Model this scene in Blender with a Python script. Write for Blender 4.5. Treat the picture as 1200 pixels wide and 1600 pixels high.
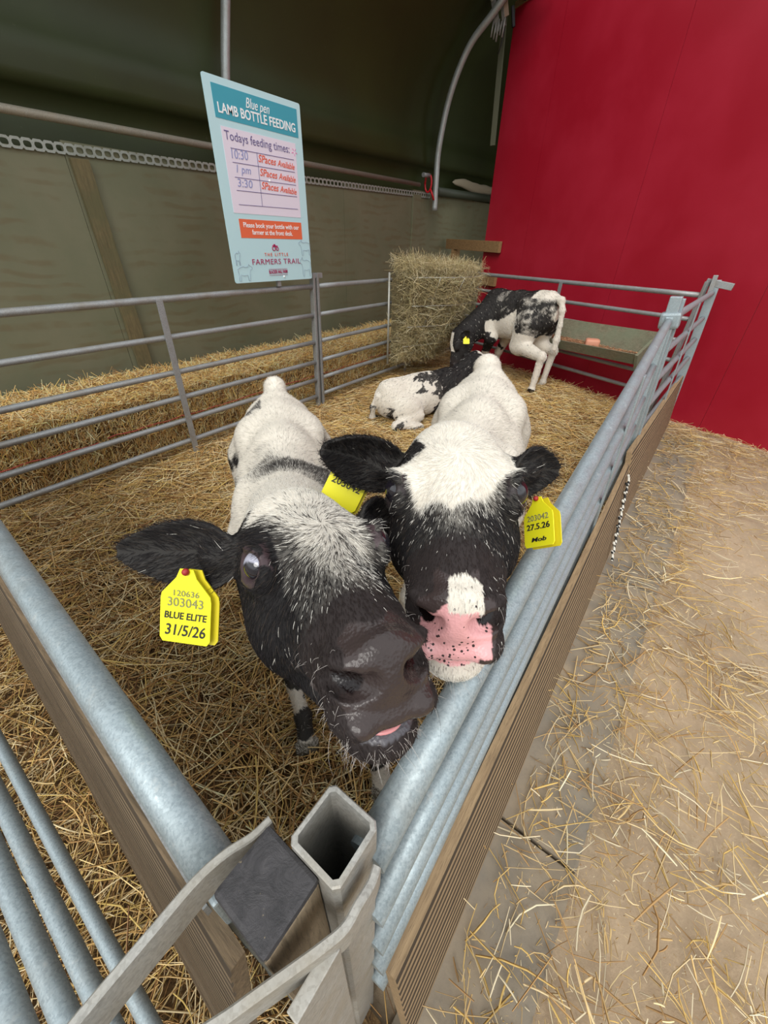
import bpy, bmesh, math, random
import numpy as np
from mathutils import Vector, Matrix, noise as mnoise
from math import pi, sin, cos, radians

for o in list(bpy.data.objects):
    bpy.data.objects.remove(o, do_unlink=True)
SC = bpy.context.scene
COL = SC.collection
random.seed(7)
RNG = np.random.default_rng(11)

# ------------------------------------------------------------------ camera
FPX = 621.5786
CAM_H = 1.25
cam_d = bpy.data.cameras.new('camera')
cam = bpy.data.objects.new('camera', cam_d)
COL.objects.link(cam)
cam_d.sensor_fit = 'HORIZONTAL'
cam_d.sensor_width = 36.0
cam_d.lens = 36.0 * FPX / 1200.0
cam_d.clip_start = 0.02
cam_d.clip_end = 200
CX = Vector((0.59469921, -0.80374653, 0.01801027))      # right
CY = Vector((0.44115869, 0.34498157, 0.82847253))       # up
CZ = Vector((-0.67209513, -0.48474657, 0.55974003))     # back
cam.matrix_world = Matrix(((CX.x, CY.x, CZ.x, 0), (CX.y, CY.y, CZ.y, 0), (CX.z, CY.z, CZ.z, CAM_H), (0, 0, 0, 1)))
SC.camera = cam

# ------------------------------------------------------------------ light
world = bpy.data.worlds.new('world')
SC.world = world
world.use_nodes = True
wn = world.node_tree
bg = wn.nodes['Background']
tc = wn.nodes.new('ShaderNodeTexCoord')
sep = wn.nodes.new('ShaderNodeSeparateXYZ')
rmp = wn.nodes.new('ShaderNodeValToRGB')
wn.links.new(tc.outputs['Generated'], sep.inputs[0])
wn.links.new(sep.outputs['Z'], rmp.inputs[0])
wn.links.new(rmp.outputs[0], bg.inputs['Color'])
rmp.color_ramp.elements[0].position = 0.0
rmp.color_ramp.elements[0].color = (0.30, 0.28, 0.25, 1)
rmp.color_ramp.elements[1].position = 0.25
rmp.color_ramp.elements[1].color = (0.93, 0.97, 1.0, 1)
bg.inputs['Strength'].default_value = 1.2
sun_d = bpy.data.lights.new('sun', 'SUN')
sun = bpy.data.objects.new('sun', sun_d)
COL.objects.link(sun)
sun_d.energy = 1.5
sun_d.angle = radians(32)
sun_d.color = (1.0, 0.97, 0.92)
sun.rotation_euler = Vector((0.75, 0.25, -0.72)).to_track_quat('-Z', 'Y').to_euler()
vs = SC.view_settings
vs.view_transform = 'Standard'
vs.look = 'None'
vs.gamma = 1.0
vs.use_curve_mapping = False
vs.exposure = 0.30
SC.render.hair_type = 'STRAND'
SC.cycles.max_bounces = 6

# ------------------------------------------------------------------ helpers
def tag(o, label=None, cat=None, group=None, kind=None):
    if label: o['label'] = label
    if cat: o['category'] = cat
    if group: o['group'] = group
    if kind: o['kind'] = kind
    return o

def empty(name, label, cat, loc=(0, 0, 0), group=None):
    o = bpy.data.objects.new(name, None)
    COL.objects.link(o)
    o.location = loc
    o.empty_display_size = 0.1
    return tag(o, label, cat, group)

def link_mesh(name, me, mat=None, parent=None, smooth=False):
    o = bpy.data.objects.new(name, me)
    COL.objects.link(o)
    if mat is not None and len(me.materials) == 0:
        me.materials.append(mat)
    if smooth:
        me.shade_smooth()
    if parent is not None:
        o.parent = parent
        bpy.context.view_layer.update()
        o.matrix_parent_inverse = parent.matrix_world.inverted()
    return o

def obj(name, bm, mat, parent=None, smooth=False):
    me = bpy.data.meshes.new(name)
    bmesh.ops.recalc_face_normals(bm, faces=bm.faces)
    bm.to_mesh(me)
    bm.free()
    return link_mesh(name, me, mat, parent, smooth)

def np_mesh(name, V, F, col=None, mat=None, parent=None, smooth=False, sides=4):
    me = bpy.data.meshes.new(name)
    V = np.asarray(V, np.float32); F = np.asarray(F, np.int32)
    n = len(F)
    me.vertices.add(len(V)); me.vertices.foreach_set('co', V.ravel())
    me.loops.add(n * sides); me.loops.foreach_set('vertex_index', F.ravel())
    me.polygons.add(n)
    me.polygons.foreach_set('loop_start', np.arange(0, n * sides, sides, dtype=np.int32))
    me.update(calc_edges=True)
    if col is not None:
        a = me.color_attributes.new('col', 'FLOAT_COLOR', 'POINT')
        c = np.ones((len(V), 4), np.float32); c[:, :3] = col
        a.data.foreach_set('color', c.ravel())
    return link_mesh(name, me, mat, parent, smooth)

def add_box(bm, a, b, M=None, bevel=0.0):
    g = bmesh.ops.create_cube(bm, size=1.0)
    vsx = g['verts']
    a = Vector(a); b = Vector(b)
    for v in vsx:
        v.co = Vector(((a.x + b.x) / 2 + v.co.x * (b.x - a.x), (a.y + b.y) / 2 + v.co.y * (b.y - a.y), (a.z + b.z) / 2 + v.co.z * (b.z - a.z)))
    if bevel > 0:
        es = list({e for v in vsx for e in v.link_edges})
        r = bmesh.ops.bevel(bm, geom=es, offset=bevel, segments=2, affect='EDGES', profile=0.6)
        vsx = r['verts'] if M is not None else vsx
        vsx = list({v for f in r['faces'] for v in f.verts} | set(v for v in vsx if v.is_valid))
    if M is not None:
        for v in vsx:
            v.co = M @ v.co
    return vsx

def frame_of(p, q, up=Vector((0, 0, 1))):
    z = (Vector(q) - Vector(p)).normalized()
    u = Vector(up)
    if abs(z.dot(u)) > 0.98: u = Vector((1, 0, 0))
    x = u.cross(z).normalized(); y = z.cross(x)
    return x, y, z

def add_bar(bm, p, q, w, h, up=Vector((0, 0, 1)), bevel=0.0):
    """rectangular bar from p to q; w across (perpendicular to up), h along up"""
    p = Vector(p); q = Vector(q)
    x, y, z = frame_of(p, q, up)
    M = Matrix((( x.x, y.x, z.x, p.x), (x.y, y.y, z.y, p.y), (x.z, y.z, z.z, p.z), (0, 0, 0, 1)))
    return add_box(bm, (-w / 2, -h / 2, 0), (w / 2, h / 2, (q - p).length), M, bevel)

def add_tube(bm, pts, r, n=12, caps=True):
    pts = [Vector(p) for p in pts]
    rs = r if isinstance(r, (list, tuple)) else [r] * len(pts)
    rings = []; px = None
    for i, p in enumerate(pts):
        t = (pts[min(i + 1, len(pts) - 1)] - pts[max(i - 1, 0)]).normalized()
        if px is None:
            px = Vector((0, 0, 1)).cross(t)
            if px.length < 0.1: px = Vector((1, 0, 0)).cross(t)
        px = (px - t * px.dot(t)).normalized()
        py = t.cross(px)
        rings.append([bm.verts.new(p + (px * cos(2 * pi * k / n) + py * sin(2 * pi * k / n)) * rs[i]) for k in range(n)])
    for a, b in zip(rings, rings[1:]):
        for k in range(n):
            f = bm.faces.new((a[k], a[(k + 1) % n], b[(k + 1) % n], b[k])); f.smooth = True
    if caps:
        bm.faces.new(rings[0][::-1]); bm.faces.new(rings[-1])
    return rings

def lerp(a, b, t): return Vector(a) * (1 - t) + Vector(b) * t

# ------------------------------------------------------------------ materials
def new_mat(name, color=(0.5, 0.5, 0.5), rough=0.6, metal=0.0, spec=0.5):
    m = bpy.data.materials.new(name); m.use_nodes = True
    b = m.node_tree.nodes['Principled BSDF']
    b.inputs['Base Color'].default_value = (*color, 1)
    b.inputs['Roughness'].default_value = rough
    b.inputs['Metallic'].default_value = metal
    b.inputs['Specular IOR Level'].default_value = spec
    return m

def nd(m, t, **k):
    n = m.node_tree.nodes.new(t)
    for a, v in k.items():
        if a in n.inputs.keys(): n.inputs[a].default_value = v
        else: setattr(n, a, v)
    return n

def lk(m, a, b): m.node_tree.links.new(a, b)

def ramp(m, fac, stops):
    r = nd(m, 'ShaderNodeValToRGB')
    while len(r.color_ramp.elements) < len(stops): r.color_ramp.elements.new(0.5)
    for e, (p, c) in zip(r.color_ramp.elements, stops):
        e.position = p; e.color = (*c, 1)
    lk(m, fac, r.inputs[0])
    return r.outputs[0]

def coords(m, scale=(1, 1, 1), kind='Object'):
    t = nd(m, 'ShaderNodeTexCoord'); mp = nd(m, 'ShaderNodeMapping')
    mp.inputs['Scale'].default_value = scale
    lk(m, t.outputs[kind], mp.inputs[0])
    return mp.outputs[0]

def noise(m, vec, scale, detail=4, rough=0.6, dist=0.0):
    n = nd(m, 'ShaderNodeTexNoise')
    n.inputs['Scale'].default_value = scale; n.inputs['Detail'].default_value = detail
    n.inputs['Roughness'].default_value = rough; n.inputs['Distortion'].default_value = dist
    if vec is not None: lk(m, vec, n.inputs['Vector'])
    return n.outputs[0]

def mix(m, fac, a, b, mode='MIX'):
    n = nd(m, 'ShaderNodeMix', data_type='RGBA', blend_type=mode)
    for s, i in ((fac, 0), (a, 6), (b, 7)):
        if isinstance(s, (int, float)): n.inputs[i].default_value = s
        elif isinstance(s, tuple): n.inputs[i].default_value = (*s, 1)
        else: lk(m, s, n.inputs[i])
    return n.outputs[2]

def bump(m, h, strength=0.3, dist=0.01):
    b = nd(m, 'ShaderNodeBump'); b.inputs['Strength'].default_value = strength; b.inputs['Distance'].default_value = dist
    lk(m, h, b.inputs['Height'])
    lk(m, b.outputs[0], m.node_tree.nodes['Principled BSDF'].inputs['Normal'])

def setc(m, out, which='Base Color'):
    lk(m, out, m.node_tree.nodes['Principled BSDF'].inputs[which])

def galv(name, base, dirt=(0.30, 0.26, 0.20), metal=0.55, rough=0.42, amt=0.5):
    m = new_mat(name, base, rough, metal)
    v = coords(m)
    sp = nd(m, 'ShaderNodeTexVoronoi'); sp.inputs['Scale'].default_value = 420; lk(m, v, sp.inputs['Vector'])
    n1 = noise(m, v, 260, 3, 0.7); n2 = noise(m, v, 9, 5, 0.65); n3 = noise(m, v, 45, 4, 0.7)
    sc1 = nd(m, 'ShaderNodeSeparateColor'); lk(m, sp.outputs['Color'], sc1.inputs[0])
    c = mix(m, 0.28, base, sc1.outputs[0], 'SOFT_LIGHT')
    c = mix(m, ramp(m, n1, [(0.35, (0, 0, 0)), (0.75, (0.55, 0.55, 0.55))]), c, tuple(min(1, x * 1.45) for x in base))
    c = mix(m, ramp(m, n2, [(0.48, (0, 0, 0)), (0.72, (amt, amt, amt))]), c, dirt)
    c = mix(m, ramp(m, n3, [(0.60, (0, 0, 0)), (0.74, (0.35, 0.35, 0.35))]), c, (0.62, 0.60, 0.55))
    setc(m, c)
    setc(m, ramp(m, n3, [(0.3, (rough - .1,) * 3), (0.8, (rough + .2,) * 3)]), 'Roughness')
    bump(m, n3, 0.15, 0.002)
    return m

M_GALV = galv('galvanised_bright', (0.31, 0.365, 0.385), metal=0.5, rough=0.5, amt=0.28)
M_GALV_OLD = galv('galvanised_dull', (0.30, 0.31, 0.31), (0.26, 0.23, 0.18), metal=0.45, rough=0.5, amt=0.6)
M_FLAT = galv('galvanised_flat_bar', (0.34, 0.33, 0.30), (0.33, 0.28, 0.20), metal=0.35, rough=0.5, amt=0.6)

def wood(name, light, dark, scale=(1, 1, 1), grain=18, moss=None):
    m = new_mat(name, light, 0.8)
    v = coords(m, scale)
    n = noise(m, v, grain * 1.0, 6, 0.7); n0 = noise(m, v, grain * 3.0, 4, 0.75); n2 = noise(m, coords(m), 6, 4, 0.6)
    c = mix(m, ramp(m, n, [(0.35, (0, 0, 0)), (0.65, (1, 1, 1))]), light, dark)
    c = mix(m, ramp(m, n0, [(0.50, (0, 0, 0)), (0.72, (0.8, 0.8, 0.8))]), c, tuple(x * 0.5 for x in dark))
    if moss: c = mix(m, ramp(m, n2, [(0.42, (0, 0, 0)), (0.62, (0.75, 0.75, 0.75))]), c, moss)
    setc(m, c); bump(m, n0, 0.3, 0.003)
    return m
M_DECK = wood('deck_wood', (0.43, 0.30, 0.165), (0.26, 0.175, 0.095), (1, 14, 14), 10)
M_DECK_OLD = wood('deck_wood_weathered', (0.25, 0.175, 0.10), (0.10, 0.07, 0.04), (14, 1, 14), 10)
M_BATTEN = wood('batten_wood', (0.20, 0.155, 0.07), (0.12, 0.095, 0.045), (12, 12, 1), 7, moss=(0.12, 0.11, 0.05))
M_RAILWOOD = wood('rail_wood', (0.33, 0.19, 0.08), (0.20, 0.115, 0.045), (12, 1.2, 12), 8)
M_TROUGH = wood('trough_wood', (0.24, 0.21, 0.14), (0.15, 0.135, 0.085), (8, 1.5, 8), 8, moss=(0.17, 0.19, 0.12))

# straw strands: per-strand colour attribute
def straw_mat(name, rough=0.5):
    m = new_mat(name, (0.6, 0.4, 0.2), rough, 0, 0.35)
    a = nd(m, 'ShaderNodeAttribute', attribute_name='col')
    setc(m, a.outputs['Color'])
    return m
M_STRAW = straw_mat('straw_strands')

def strands(P, yaw, pitch, L, W, col, bend=0.15, rng=RNG, seg=3, flat=0.45):
    """bent three-sided stalks; P = midpoints"""
    n = len(P)
    d = np.stack([np.cos(yaw) * np.cos(pitch), np.sin(yaw) * np.cos(pitch), np.sin(pitch)], 1)
    a = np.stack([-np.sin(yaw), np.cos(yaw), np.zeros(n)], 1)
    b = np.cross(d, a)
    rr = rng.random(n) * 6.28
    side = a * np.cos(rr)[:, None] + b * np.sin(rr)[:, None]
    up = np.cross(d, side)
    bs = rng.normal(0, bend, n)[:, None]
    bd = a * rng.normal(0.0, 1, n)[:, None] + b * np.abs(rng.normal(0, .6, n))[:, None]
    V = np.zeros((n, seg + 1, 3, 3), np.float32)
    for i in range(seg + 1):
        t = i / seg - 0.5
        c = P + d * (t * L)[:, None] - bd * bs * (L * (t * t * 4 - .5))[:, None] * .5
        tw = 1.0 if 0 < i < seg else 0.75
        for k in range(3):
            an = 2 * pi * k / 3
            V[:, i, k] = c + side * (cos(an) * W * .5 * tw)[:, None] + up * (sin(an) * W * .5 * flat * tw)[:, None]
    base = (np.arange(n) * (seg + 1) * 3)[:, None]
    F = []
    for i in range(seg):
        for k in range(3):
            k2 = (k + 1) % 3
            F.append(np.concatenate([base + i * 3 + k, base + i * 3 + k2, base + (i + 1) * 3 + k2, base + (i + 1) * 3 + k], 1))
    F = np.stack(F, 1).reshape(-1, 4)
    C = np.repeat(col, (seg + 1) * 3, axis=0)
    return V.reshape(-1, 3), F, C

PAL_STRAW = np.array([(0.82, 0.54, 0.21), (0.90, 0.66, 0.31), (0.70, 0.43, 0.15), (0.50, 0.28, 0.10), (0.95, 0.78, 0.46), (0.30, 0.15, 0.055), (0.78, 0.56, 0.18), (0.88, 0.70, 0.40)])
PAL_PALE = np.array([(0.72, 0.52, 0.24), (0.80, 0.62, 0.34), (0.60, 0.40, 0.17), (0.50, 0.30, 0.12), (0.74, 0.50, 0.16), (0.86, 0.74, 0.50)])
PAL_HAY = np.array([(0.62, 0.50, 0.26), (0.74, 0.62, 0.35), (0.48, 0.39, 0.19), (0.38, 0.32, 0.17), (0.85, 0.75, 0.50), (0.50, 0.44, 0.22), (0.26, 0.19, 0.09)])
def pal(p, n, rng=RNG, var=0.12):
    return np.clip(p[rng.integers(0, len(p), n)] * (1 + rng.normal(0, var, (n, 1))), 0.01, 1)

def vnoise(x, y, s, seed=0):
    """cheap smooth value noise"""
    g = np.random.default_rng(seed).random((64, 64))
    u = (x * s) % 64; v = (y * s) % 64
    i = np.floor(u).astype(int) % 64; j = np.floor(v).astype(int) % 64
    fu = u - np.floor(u); fv = v - np.floor(v)
    fu = fu * fu * (3 - 2 * fu); fv = fv * fv * (3 - 2 * fv)
    i2 = (i + 1) % 64; j2 = (j + 1) % 64
    return (g[i, j] * (1 - fu) + g[i2, j] * fu) * (1 - fv) + (g[i, j2] * (1 - fu) + g[i2, j2] * fu) * fv
# ------------------------------------------------------------------ setting
FLOOR_Z = -0.06      # concrete
WALL_Y = 3.32
# --- ground of the aisle and under the straw
m = new_mat('dusty_ground', (0.5, 0.4, 0.28), 0.92)
v = coords(m)
n1 = noise(m, v, 1.6, 6, 0.65); n2 = noise(m, v, 60, 6, 0.75); n3 = noise(m, v, 7, 5, 0.7)
c = mix(m, ramp(m, n1, [(0.35, (0, 0, 0)), (0.7, (1, 1, 1))]), (0.47, 0.35, 0.225), (0.36, 0.275, 0.18))
c = mix(m, ramp(m, n3, [(0.5, (0, 0, 0)), (0.72, (0.6, 0.6, 0.6))]), c, (0.34, 0.27, 0.19))
c = mix(m, ramp(m, n2, [(0.5, (0, 0, 0)), (0.75, (0.7, 0.7, 0.7))]), c, (0.60, 0.46, 0.30))
setc(m, c); bump(m, n2, 0.6, 0.006)
M_GROUND = m
bm = bmesh.new()
bmesh.ops.create_grid(bm, x_segments=120, y_segments=120, size=0.5)
for vv in bm.verts:
    x = -1.5 + (vv.co.x + .5) * 9.5; y = -3.2 + (vv.co.y + .5) * 7.6
    h = 0.008 * mnoise.noise((x * 2.5, y * 2.5, 0)) + 0.004 * mnoise.noise((x * 9, y * 9, 3))
    vv.co = (x, y, FLOOR_Z - 0.006 + h)
tag(obj('floor', bm, M_GROUND, smooth=True), kind='structure')

# --- grey slab strip outside the pen
m = new_mat('slab_stone', (0.3, 0.29, 0.26), 0.85)
v = coords(m)
n1 = noise(m, v, 5, 6, 0.65); n2 = noise(m, v, 40, 6, 0.7)
c = mix(m, ramp(m, n1, [(0.35, (0, 0, 0)), (0.7, (1, 1, 1))]), (0.20, 0.18, 0.145), (0.36, 0.285, 0.19))
c = mix(m, ramp(m, n2, [(0.5, (0, 0, 0)), (0.7, (0.5, 0.5, 0.5))]), c, (0.16, 0.145, 0.125))
setc(m, c); bump(m, n2, 0.4, 0.004)
M_SLAB = m
slabs = [(-0.9, 0.55), (0.56, 1.78), (1.79, 2.95), (2.96, 4.02)]
for i, (x0, x1) in enumerate(slabs):
    bm = bmesh.new()
    def edge(x): return -0.20 - 0.028 * x
    N = 14
    top = []
    for k in range(N + 1):
        x = x0 + (x1 - x0) * k / N
        j = 0.006 * mnoise.noise((x * 9, i, 0))
        top.append(((x, 0.02, FLOOR_Z + 0.012), (x, edge(x) + j, FLOOR_Z + 0.010)))
    vt = [[bm.verts.new(p) for p in q] for q in top]
    vb = [[bm.verts.new((p[0], p[1], FLOOR_Z - 0.05)) for p in q] for q in top]
    for k in range(N):
        bm.faces.new((vt[k][0], vt[k + 1][0], vt[k + 1][1], vt[k][1]))
        bm.faces.new((vt[k][1], vt[k + 1][1], vb[k + 1][1], vb[k][1]))
        bm.faces.new((vt[k][0], vt[k + 1][0], vb[k + 1][0], vb[k][0]))
    for k in (0, N):
        bm.faces.new((vt[k][0], vt[k][1], vb[k][1], vb[k][0]))
    tag(obj('trim_%d' % (i + 1), bm, M_SLAB), kind='structure')

# --- red boarded wall
m = new_mat('red_paint', (0.36, 0.005, 0.018), 0.42, 0, 0.4)
v = coords(m)
n1 = noise(m, v, 1.3, 5, 0.6); n2 = noise(m, v, 55, 4, 0.6); n3 = noise(m, v, 23, 8, 0.8)
c = mix(m, ramp(m, n1, [(0.40, (0, 0, 0)), (0.68, (1, 1, 1))]), (0.32, 0.005, 0.018), (0.38, 0.013, 0.032))
c = mix(m, ramp(m, n3, [(0.71, (0, 0, 0)), (0.76, (0.6, 0.6, 0.6))]), c, (0.62, 0.22, 0.22))
setc(m, c); bump(m, n2, 0.10, 0.003)
M_RED = m
def redp(s, z, off=0.0):
    """s metres along wall from its right foot, off towards the room"""
    d = Vector((0.44, 1, 0)).normalized(); nrm = Vector((-1, 0.44, 0)).normalized()
    b = Vector((4.468, 0, 0)) + d * s + nrm * off
    return Vector((b.x, b.y, z))
SL = 2.81      # left edge
bm = bmesh.new()
def prism(bm, pts, th):
    nrm = Vector((1, -0.44, 0)).normalized() * th
    a = [bm.verts.new(p) for p in pts]; b = [bm.verts.new(p + nrm) for p in pts]
    bm.faces.new(a); bm.faces.new(b[::-1])
    for i in range(len(pts)):
        j = (i + 1) % len(pts); bm.faces.new((a[i], b[i], b[j], a[j]))
# sheets with hairline joints
joints = [-2.6, -1.52, -0.30, 0.92, 2.14, SL]
def ztop(s): return 3.19 + 0.06 * (SL - s)
for a, b in zip(joints, joints[1:]):
    prism(bm, [redp(a + .0015, FLOOR_Z - .02), redp(b - .0015, FLOOR_Z - .02), redp(b - .0015, ztop(b)), redp(a + .0015, ztop(a))], 0.018)
tag(obj('wall_back', bm, M_RED), kind='structure')
bm = bmesh.new()
add_bar(bm, redp(SL, ztop(SL) + .02, -.01), redp(-2.6, ztop(-2.6) + .02, -.01), .05, .045)
tag(obj('trim_5', bm, M_RAILWOOD), kind='structure')

bm = bmesh.new()
prism(bm, [redp(-2.6, 3.25, -.08), redp(SL + .05, 3.16, -.08), redp(SL + .05, 4.2, -.08), redp(-2.6, 4.2, -.08)], .02)  # added panel above the red wall, blocks sky light from the gap behind
tag(obj('wall_light_block', bm, new_mat('light_block_olive', (.05, .055, .03), .8)), kind='structure')
# --- left wall: painted plywood, lower part
m = new_mat('olive_plywood', (0.15, 0.14, 0.08), 0.7)
v = coords(m, (1, 1, 2.5)); v2 = coords(m)
w = nd(m, 'ShaderNodeTexWave'); w.inputs['Scale'].default_value = 1.7; w.inputs['Distortion'].default_value = 9
w.inputs['Detail'].default_value = 4; w.bands_direction = 'Z'; lk(m, v, w.inputs['Vector'])
n1 = noise(m, v2, 2.2, 5, 0.6); n2 = noise(m, v2, 16, 7, 0.8, 0.3); n4 = noise(m, v2, 5, 3, .5)
c = mix(m, ramp(m, n1, [(0.35, (0, 0, 0)), (0.7, (1, 1, 1))]), (0.195, 0.185, 0.112), (0.150, 0.155, 0.088))
c2 = ramp(m, w.outputs['Fac'], [(0.45, (0, 0, 0)), (0.9, (0.55, 0.55, 0.55))])
c2 = mix(m, ramp(m, n4, [(0.45, (0, 0, 0)), (0.6, (1, 1, 1))]), (0, 0, 0), c2)
c = mix(m, c2, c, (0.15, 0.115, 0.055))
c = mix(m, ramp(m, n2, [(0.735, (0, 0, 0)), (0.76, (0.7, 0.7, 0.7))]), c, (0.45, 0.42, 0.33))
setc(m, c); bump(m, n1, 0.2, 0.01)
M_PLY = m
bm = bmesh.new()
for a, b in ((-1.6, 1.36), (1.363, 3.80), (3.803, 5.05), (5.053, 8.2)):
    add_box(bm, (a, WALL_Y, FLOOR_Z - .02), (b, WALL_Y + 0.018, 1.655 + 0.0245 * (a + b) / 2 * 0.8))
tag(obj('wall_left', bm, M_PLY), kind='structure')

# --- upper green sheet, curving over as roof
m = new_mat('green_sheeting', (0.05, 0.06, 0.022), 0.55)
v = coords(m)
n1 = noise(m, v, 1.1, 4, 0.6); n2 = noise(m, v, 25, 6, 0.75)
c = mix(m, ramp(m, n1, [(0.3, (0, 0, 0)), (0.75, (1, 1, 1))]), (0.036, 0.050, 0.010), (0.024, 0.030, 0.007))
c = mix(m, ramp(m, n2, [(0.62, (0, 0, 0)), (0.74, (0.25, 0.25, 0.25))]), c, (0.14, 0.15, 0.10))
setc(m, c); bump(m, n1, 0.3, 0.03)
M_SHEET = m
def roof_prof():
    """y, z from the foot of the sheet over the pen"""
    P = [(3.40, 1.60), (3.44, 1.70), (3.46, 1.80), (3.455, 1.90), (3.40, 1.935), (3.372, 1.945), (3.368, 1.98), (3.375, 2.05), (3.372, 2.13), (3.385, 2.14)]
    cy, cz, ry, rz = 1.05, 2.16, 2.335, 1.75
    for k in range(1, 30):
        a = radians(4 + 56 * k / 29)
        P.append((cy + ry * cos(a), cz + rz * sin(a)))
    return P
RP = roof_prof()
bm = bmesh.new()
xs = [-1.6 + 0.14 * i for i in range(71)]
rows = []
for x in xs:
    r = []
    for j, (y, z) in enumerate(RP):
        w_ = 0.010 * mnoise.noise((x * 1.3, y * 2, z * 2)) if j > 3 else 0.014 * mnoise.noise((x * 2, z * 4, 5))
        r.append(bm.verts.new((x, y + w_, z + 0.6 * w_ + (0.026 * x - .03 if j < 10 else 0.02 * x * max(0, 1 - (j - 10) / 12)))))
    rows.append(r)
for a, b in zip(rows, rows[1:]):
    for j in range(len(RP) - 1):
        f = bm.faces.new((a[j], a[j + 1], b[j + 1], b[j])); f.smooth = True
o = obj('ceiling', bm, M_SHEET, smooth=True)
mod = o.modifiers.new('thickness', 'SOLIDIFY'); mod.thickness = 0.02; mod.offset = -1
tag(o, kind='structure')
# far end of the shed behind the red wall (unlit)
bm = bmesh.new()
add_box(bm, (8.15, -0.2, FLOOR_Z), (8.2, 3.6, 4.2))
tag(obj('wall_far', bm, M_SHEET), kind='structure')
bm = bmesh.new()
add_box(bm, (5.45, -2.9, 4.0), (8.2, 2.6, 4.04))  # added unseen cover overhead, keeps the space behind the red wall dark
tag(obj('trim_6', bm, M_SHEET), kind='structure')

# --- perforated angle along the top of the plywood
m = galv('perforated_metal', (0.34, 0.36, 0.32), (0.2, 0.2, 0.14), metal=0.3, rough=0.55, amt=.5)
bm = bmesh.new()
pitch = 0.052; y0 = WALL_Y - 0.012
def zt(x): return 1.64 + 0.0205 * x
x = 0.2
while x < 5.4:
    z = zt(x)
    ring_o = []; ring_i = []
    hw, hh = pitch / 2, 0.026
    N = 16
    for k in range(N):
        a = 2 * pi * (k + .5) / N
        cx, cz = cos(a), sin(a)
        s = max(abs(cx), abs(cz))
        ring_o.append((hw * cx / s, hh * cz / s))
        ring_i.append(((hw - .007) * (abs(cx) ** .6) * (1 if cx > 0 else -1), 0.014 * (abs(cz) ** .8) * (1 if cz > 0 else -1)))
    vo = [bm.verts.new((x + p[0], y0, z + p[1])) for p in ring_o]; vi = [bm.verts.new((x + p[0], y0, z + p[1])) for p in ring_i]
    vi2 = [bm.verts.new((x + p[0], y0 + .004, z + p[1])) for p in ring_i]
    for k in range(N):
        j = (k + 1) % N
        bm.faces.new((vo[k], vo[j], vi[j], vi[k])); bm.faces.new((vi[k], vi[j], vi2[j], vi2[k]))
    x += pitch
o = obj('perforated_strip', bm, m)
tag(o, 'pale slotted metal strip along the top edge of olive plywood wall', 'metal strip')

# --- battens
def batten(p0, p1, w, th, label, mat, name='wall_batten'):
    bm = bmesh.new()
    add_bar(bm, p0, p1, w, th, Vector((0, 1, 0)), 0.003)
    o = obj(name, bm, mat)
    tag(o, label, 'batten')
batten((1.455, WALL_Y - .016, FLOOR_Z), (1.425, WALL_Y - .016, 1.63), .10, .03, 'bare brown timber batten on olive wall, left of the blue sign', M_BATTEN)
batten((5.12, WALL_Y - .012, FLOOR_Z), (5.12, WALL_Y - .012, 1.74), .17, .022, 'olive painted batten on wall above the hay rack', M_PLY)

# --- horizontal pipe above plywood
bm = bmesh.new()
add_tube(bm, [(-1.5, 3.30, 1.765), (5.15, 3.30, 1.80 + .035)], 0.021, 16)
o = obj('horizontal_pipe', bm, galv('pipe_dusty', (0.26, 0.24, 0.19), (0.34, 0.27, 0.19), metal=.2, rough=.55, amt=.5))
tag(o, 'long dusty horizontal pipe running above the olive plywood', 'pipe')
# far pipe right of the hoop
bm = bmesh.new()
add_tube(bm, [(5.5, 3.27, 1.80), (8.1, 3.27, 1.86)], 0.045, 16)
tag(obj('dark_drain_pipe', bm, new_mat('dark_pipe', (0.05, 0.06, 0.04), .5)), 'thick dark green pipe behind the curved hoop foot', 'pipe')
# pale packed sheet stuffed behind that pipe
bm = bmesh.new()
rows = []
for i in range(22):
    t = i / 21; r = []
    for k in range(12):
        a = 2 * pi * k / 12
        rad = 0.055 * (sin(pi * min(1, max(0, t))) ** .4 + .05) * (1 + .3 * mnoise.noise((t * 7, k * .7, 0)))
        r.append(bm.verts.new((5.95 + t * 1.5, 3.30 + rad * .5 * cos(a), 1.93 + rad * sin(a) + .01 * sin(t * 9))))
    rows.append(r)
for a, b in zip(rows, rows[1:]):
    for k in range(12): bm.faces.new((a[k], a[(k + 1) % 12], b[(k + 1) % 12], b[k]))
tag(obj('rolled_sheet', bm, new_mat('pale_canvas', (0.36, 0.31, 0.22), .8), smooth=True), 'crumpled pale rolled sheet resting on pipe beside the red wall', 'sheet')

# --- hoops
def hoop(name, pts, r, label):
    bm = bmesh.new()
    P = [Vector(p) for p in pts]; out = []
    for i in range(len(P) - 1):
        p0 = P[max(i - 1, 0)]; p1 = P[i]; p2 = P[i + 1]; p3 = P[min(i + 2, len(P) - 1)]
        for k in range(6):
            t = k / 6
            out.append(0.5 * ((2 * p1) + (p2 - p0) * t + (2 * p0 - 5 * p1 + 4 * p2 - p3) * t * t + (3 * p1 - p0 - 3 * p2 + p3) * t ** 3))
    out.append(P[-1])
    add_tube(bm, out, r, 18)
    return tag(obj(name, bm, galv(name + '_metal', (0.42, 0.45, 0.44), (0.3, 0.28, 0.2), metal=.45, rough=.45, amt=.4)), label, 'tube')
hoop('roof_hoop', [(5.4, 3.215, 1.60), (5.4, 3.222, 1.9), (5.4, 3.215, 2.193), (5.4, 3.122, 2.607), (5.4, 2.947, 2.938), (5.4, 2.70, 3.14), (5.4, 2.35, 3.42), (5.4, 1.9, 3.66)], 0.033, 'curved galvanised hoop tube rising beside the red wall')
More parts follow.
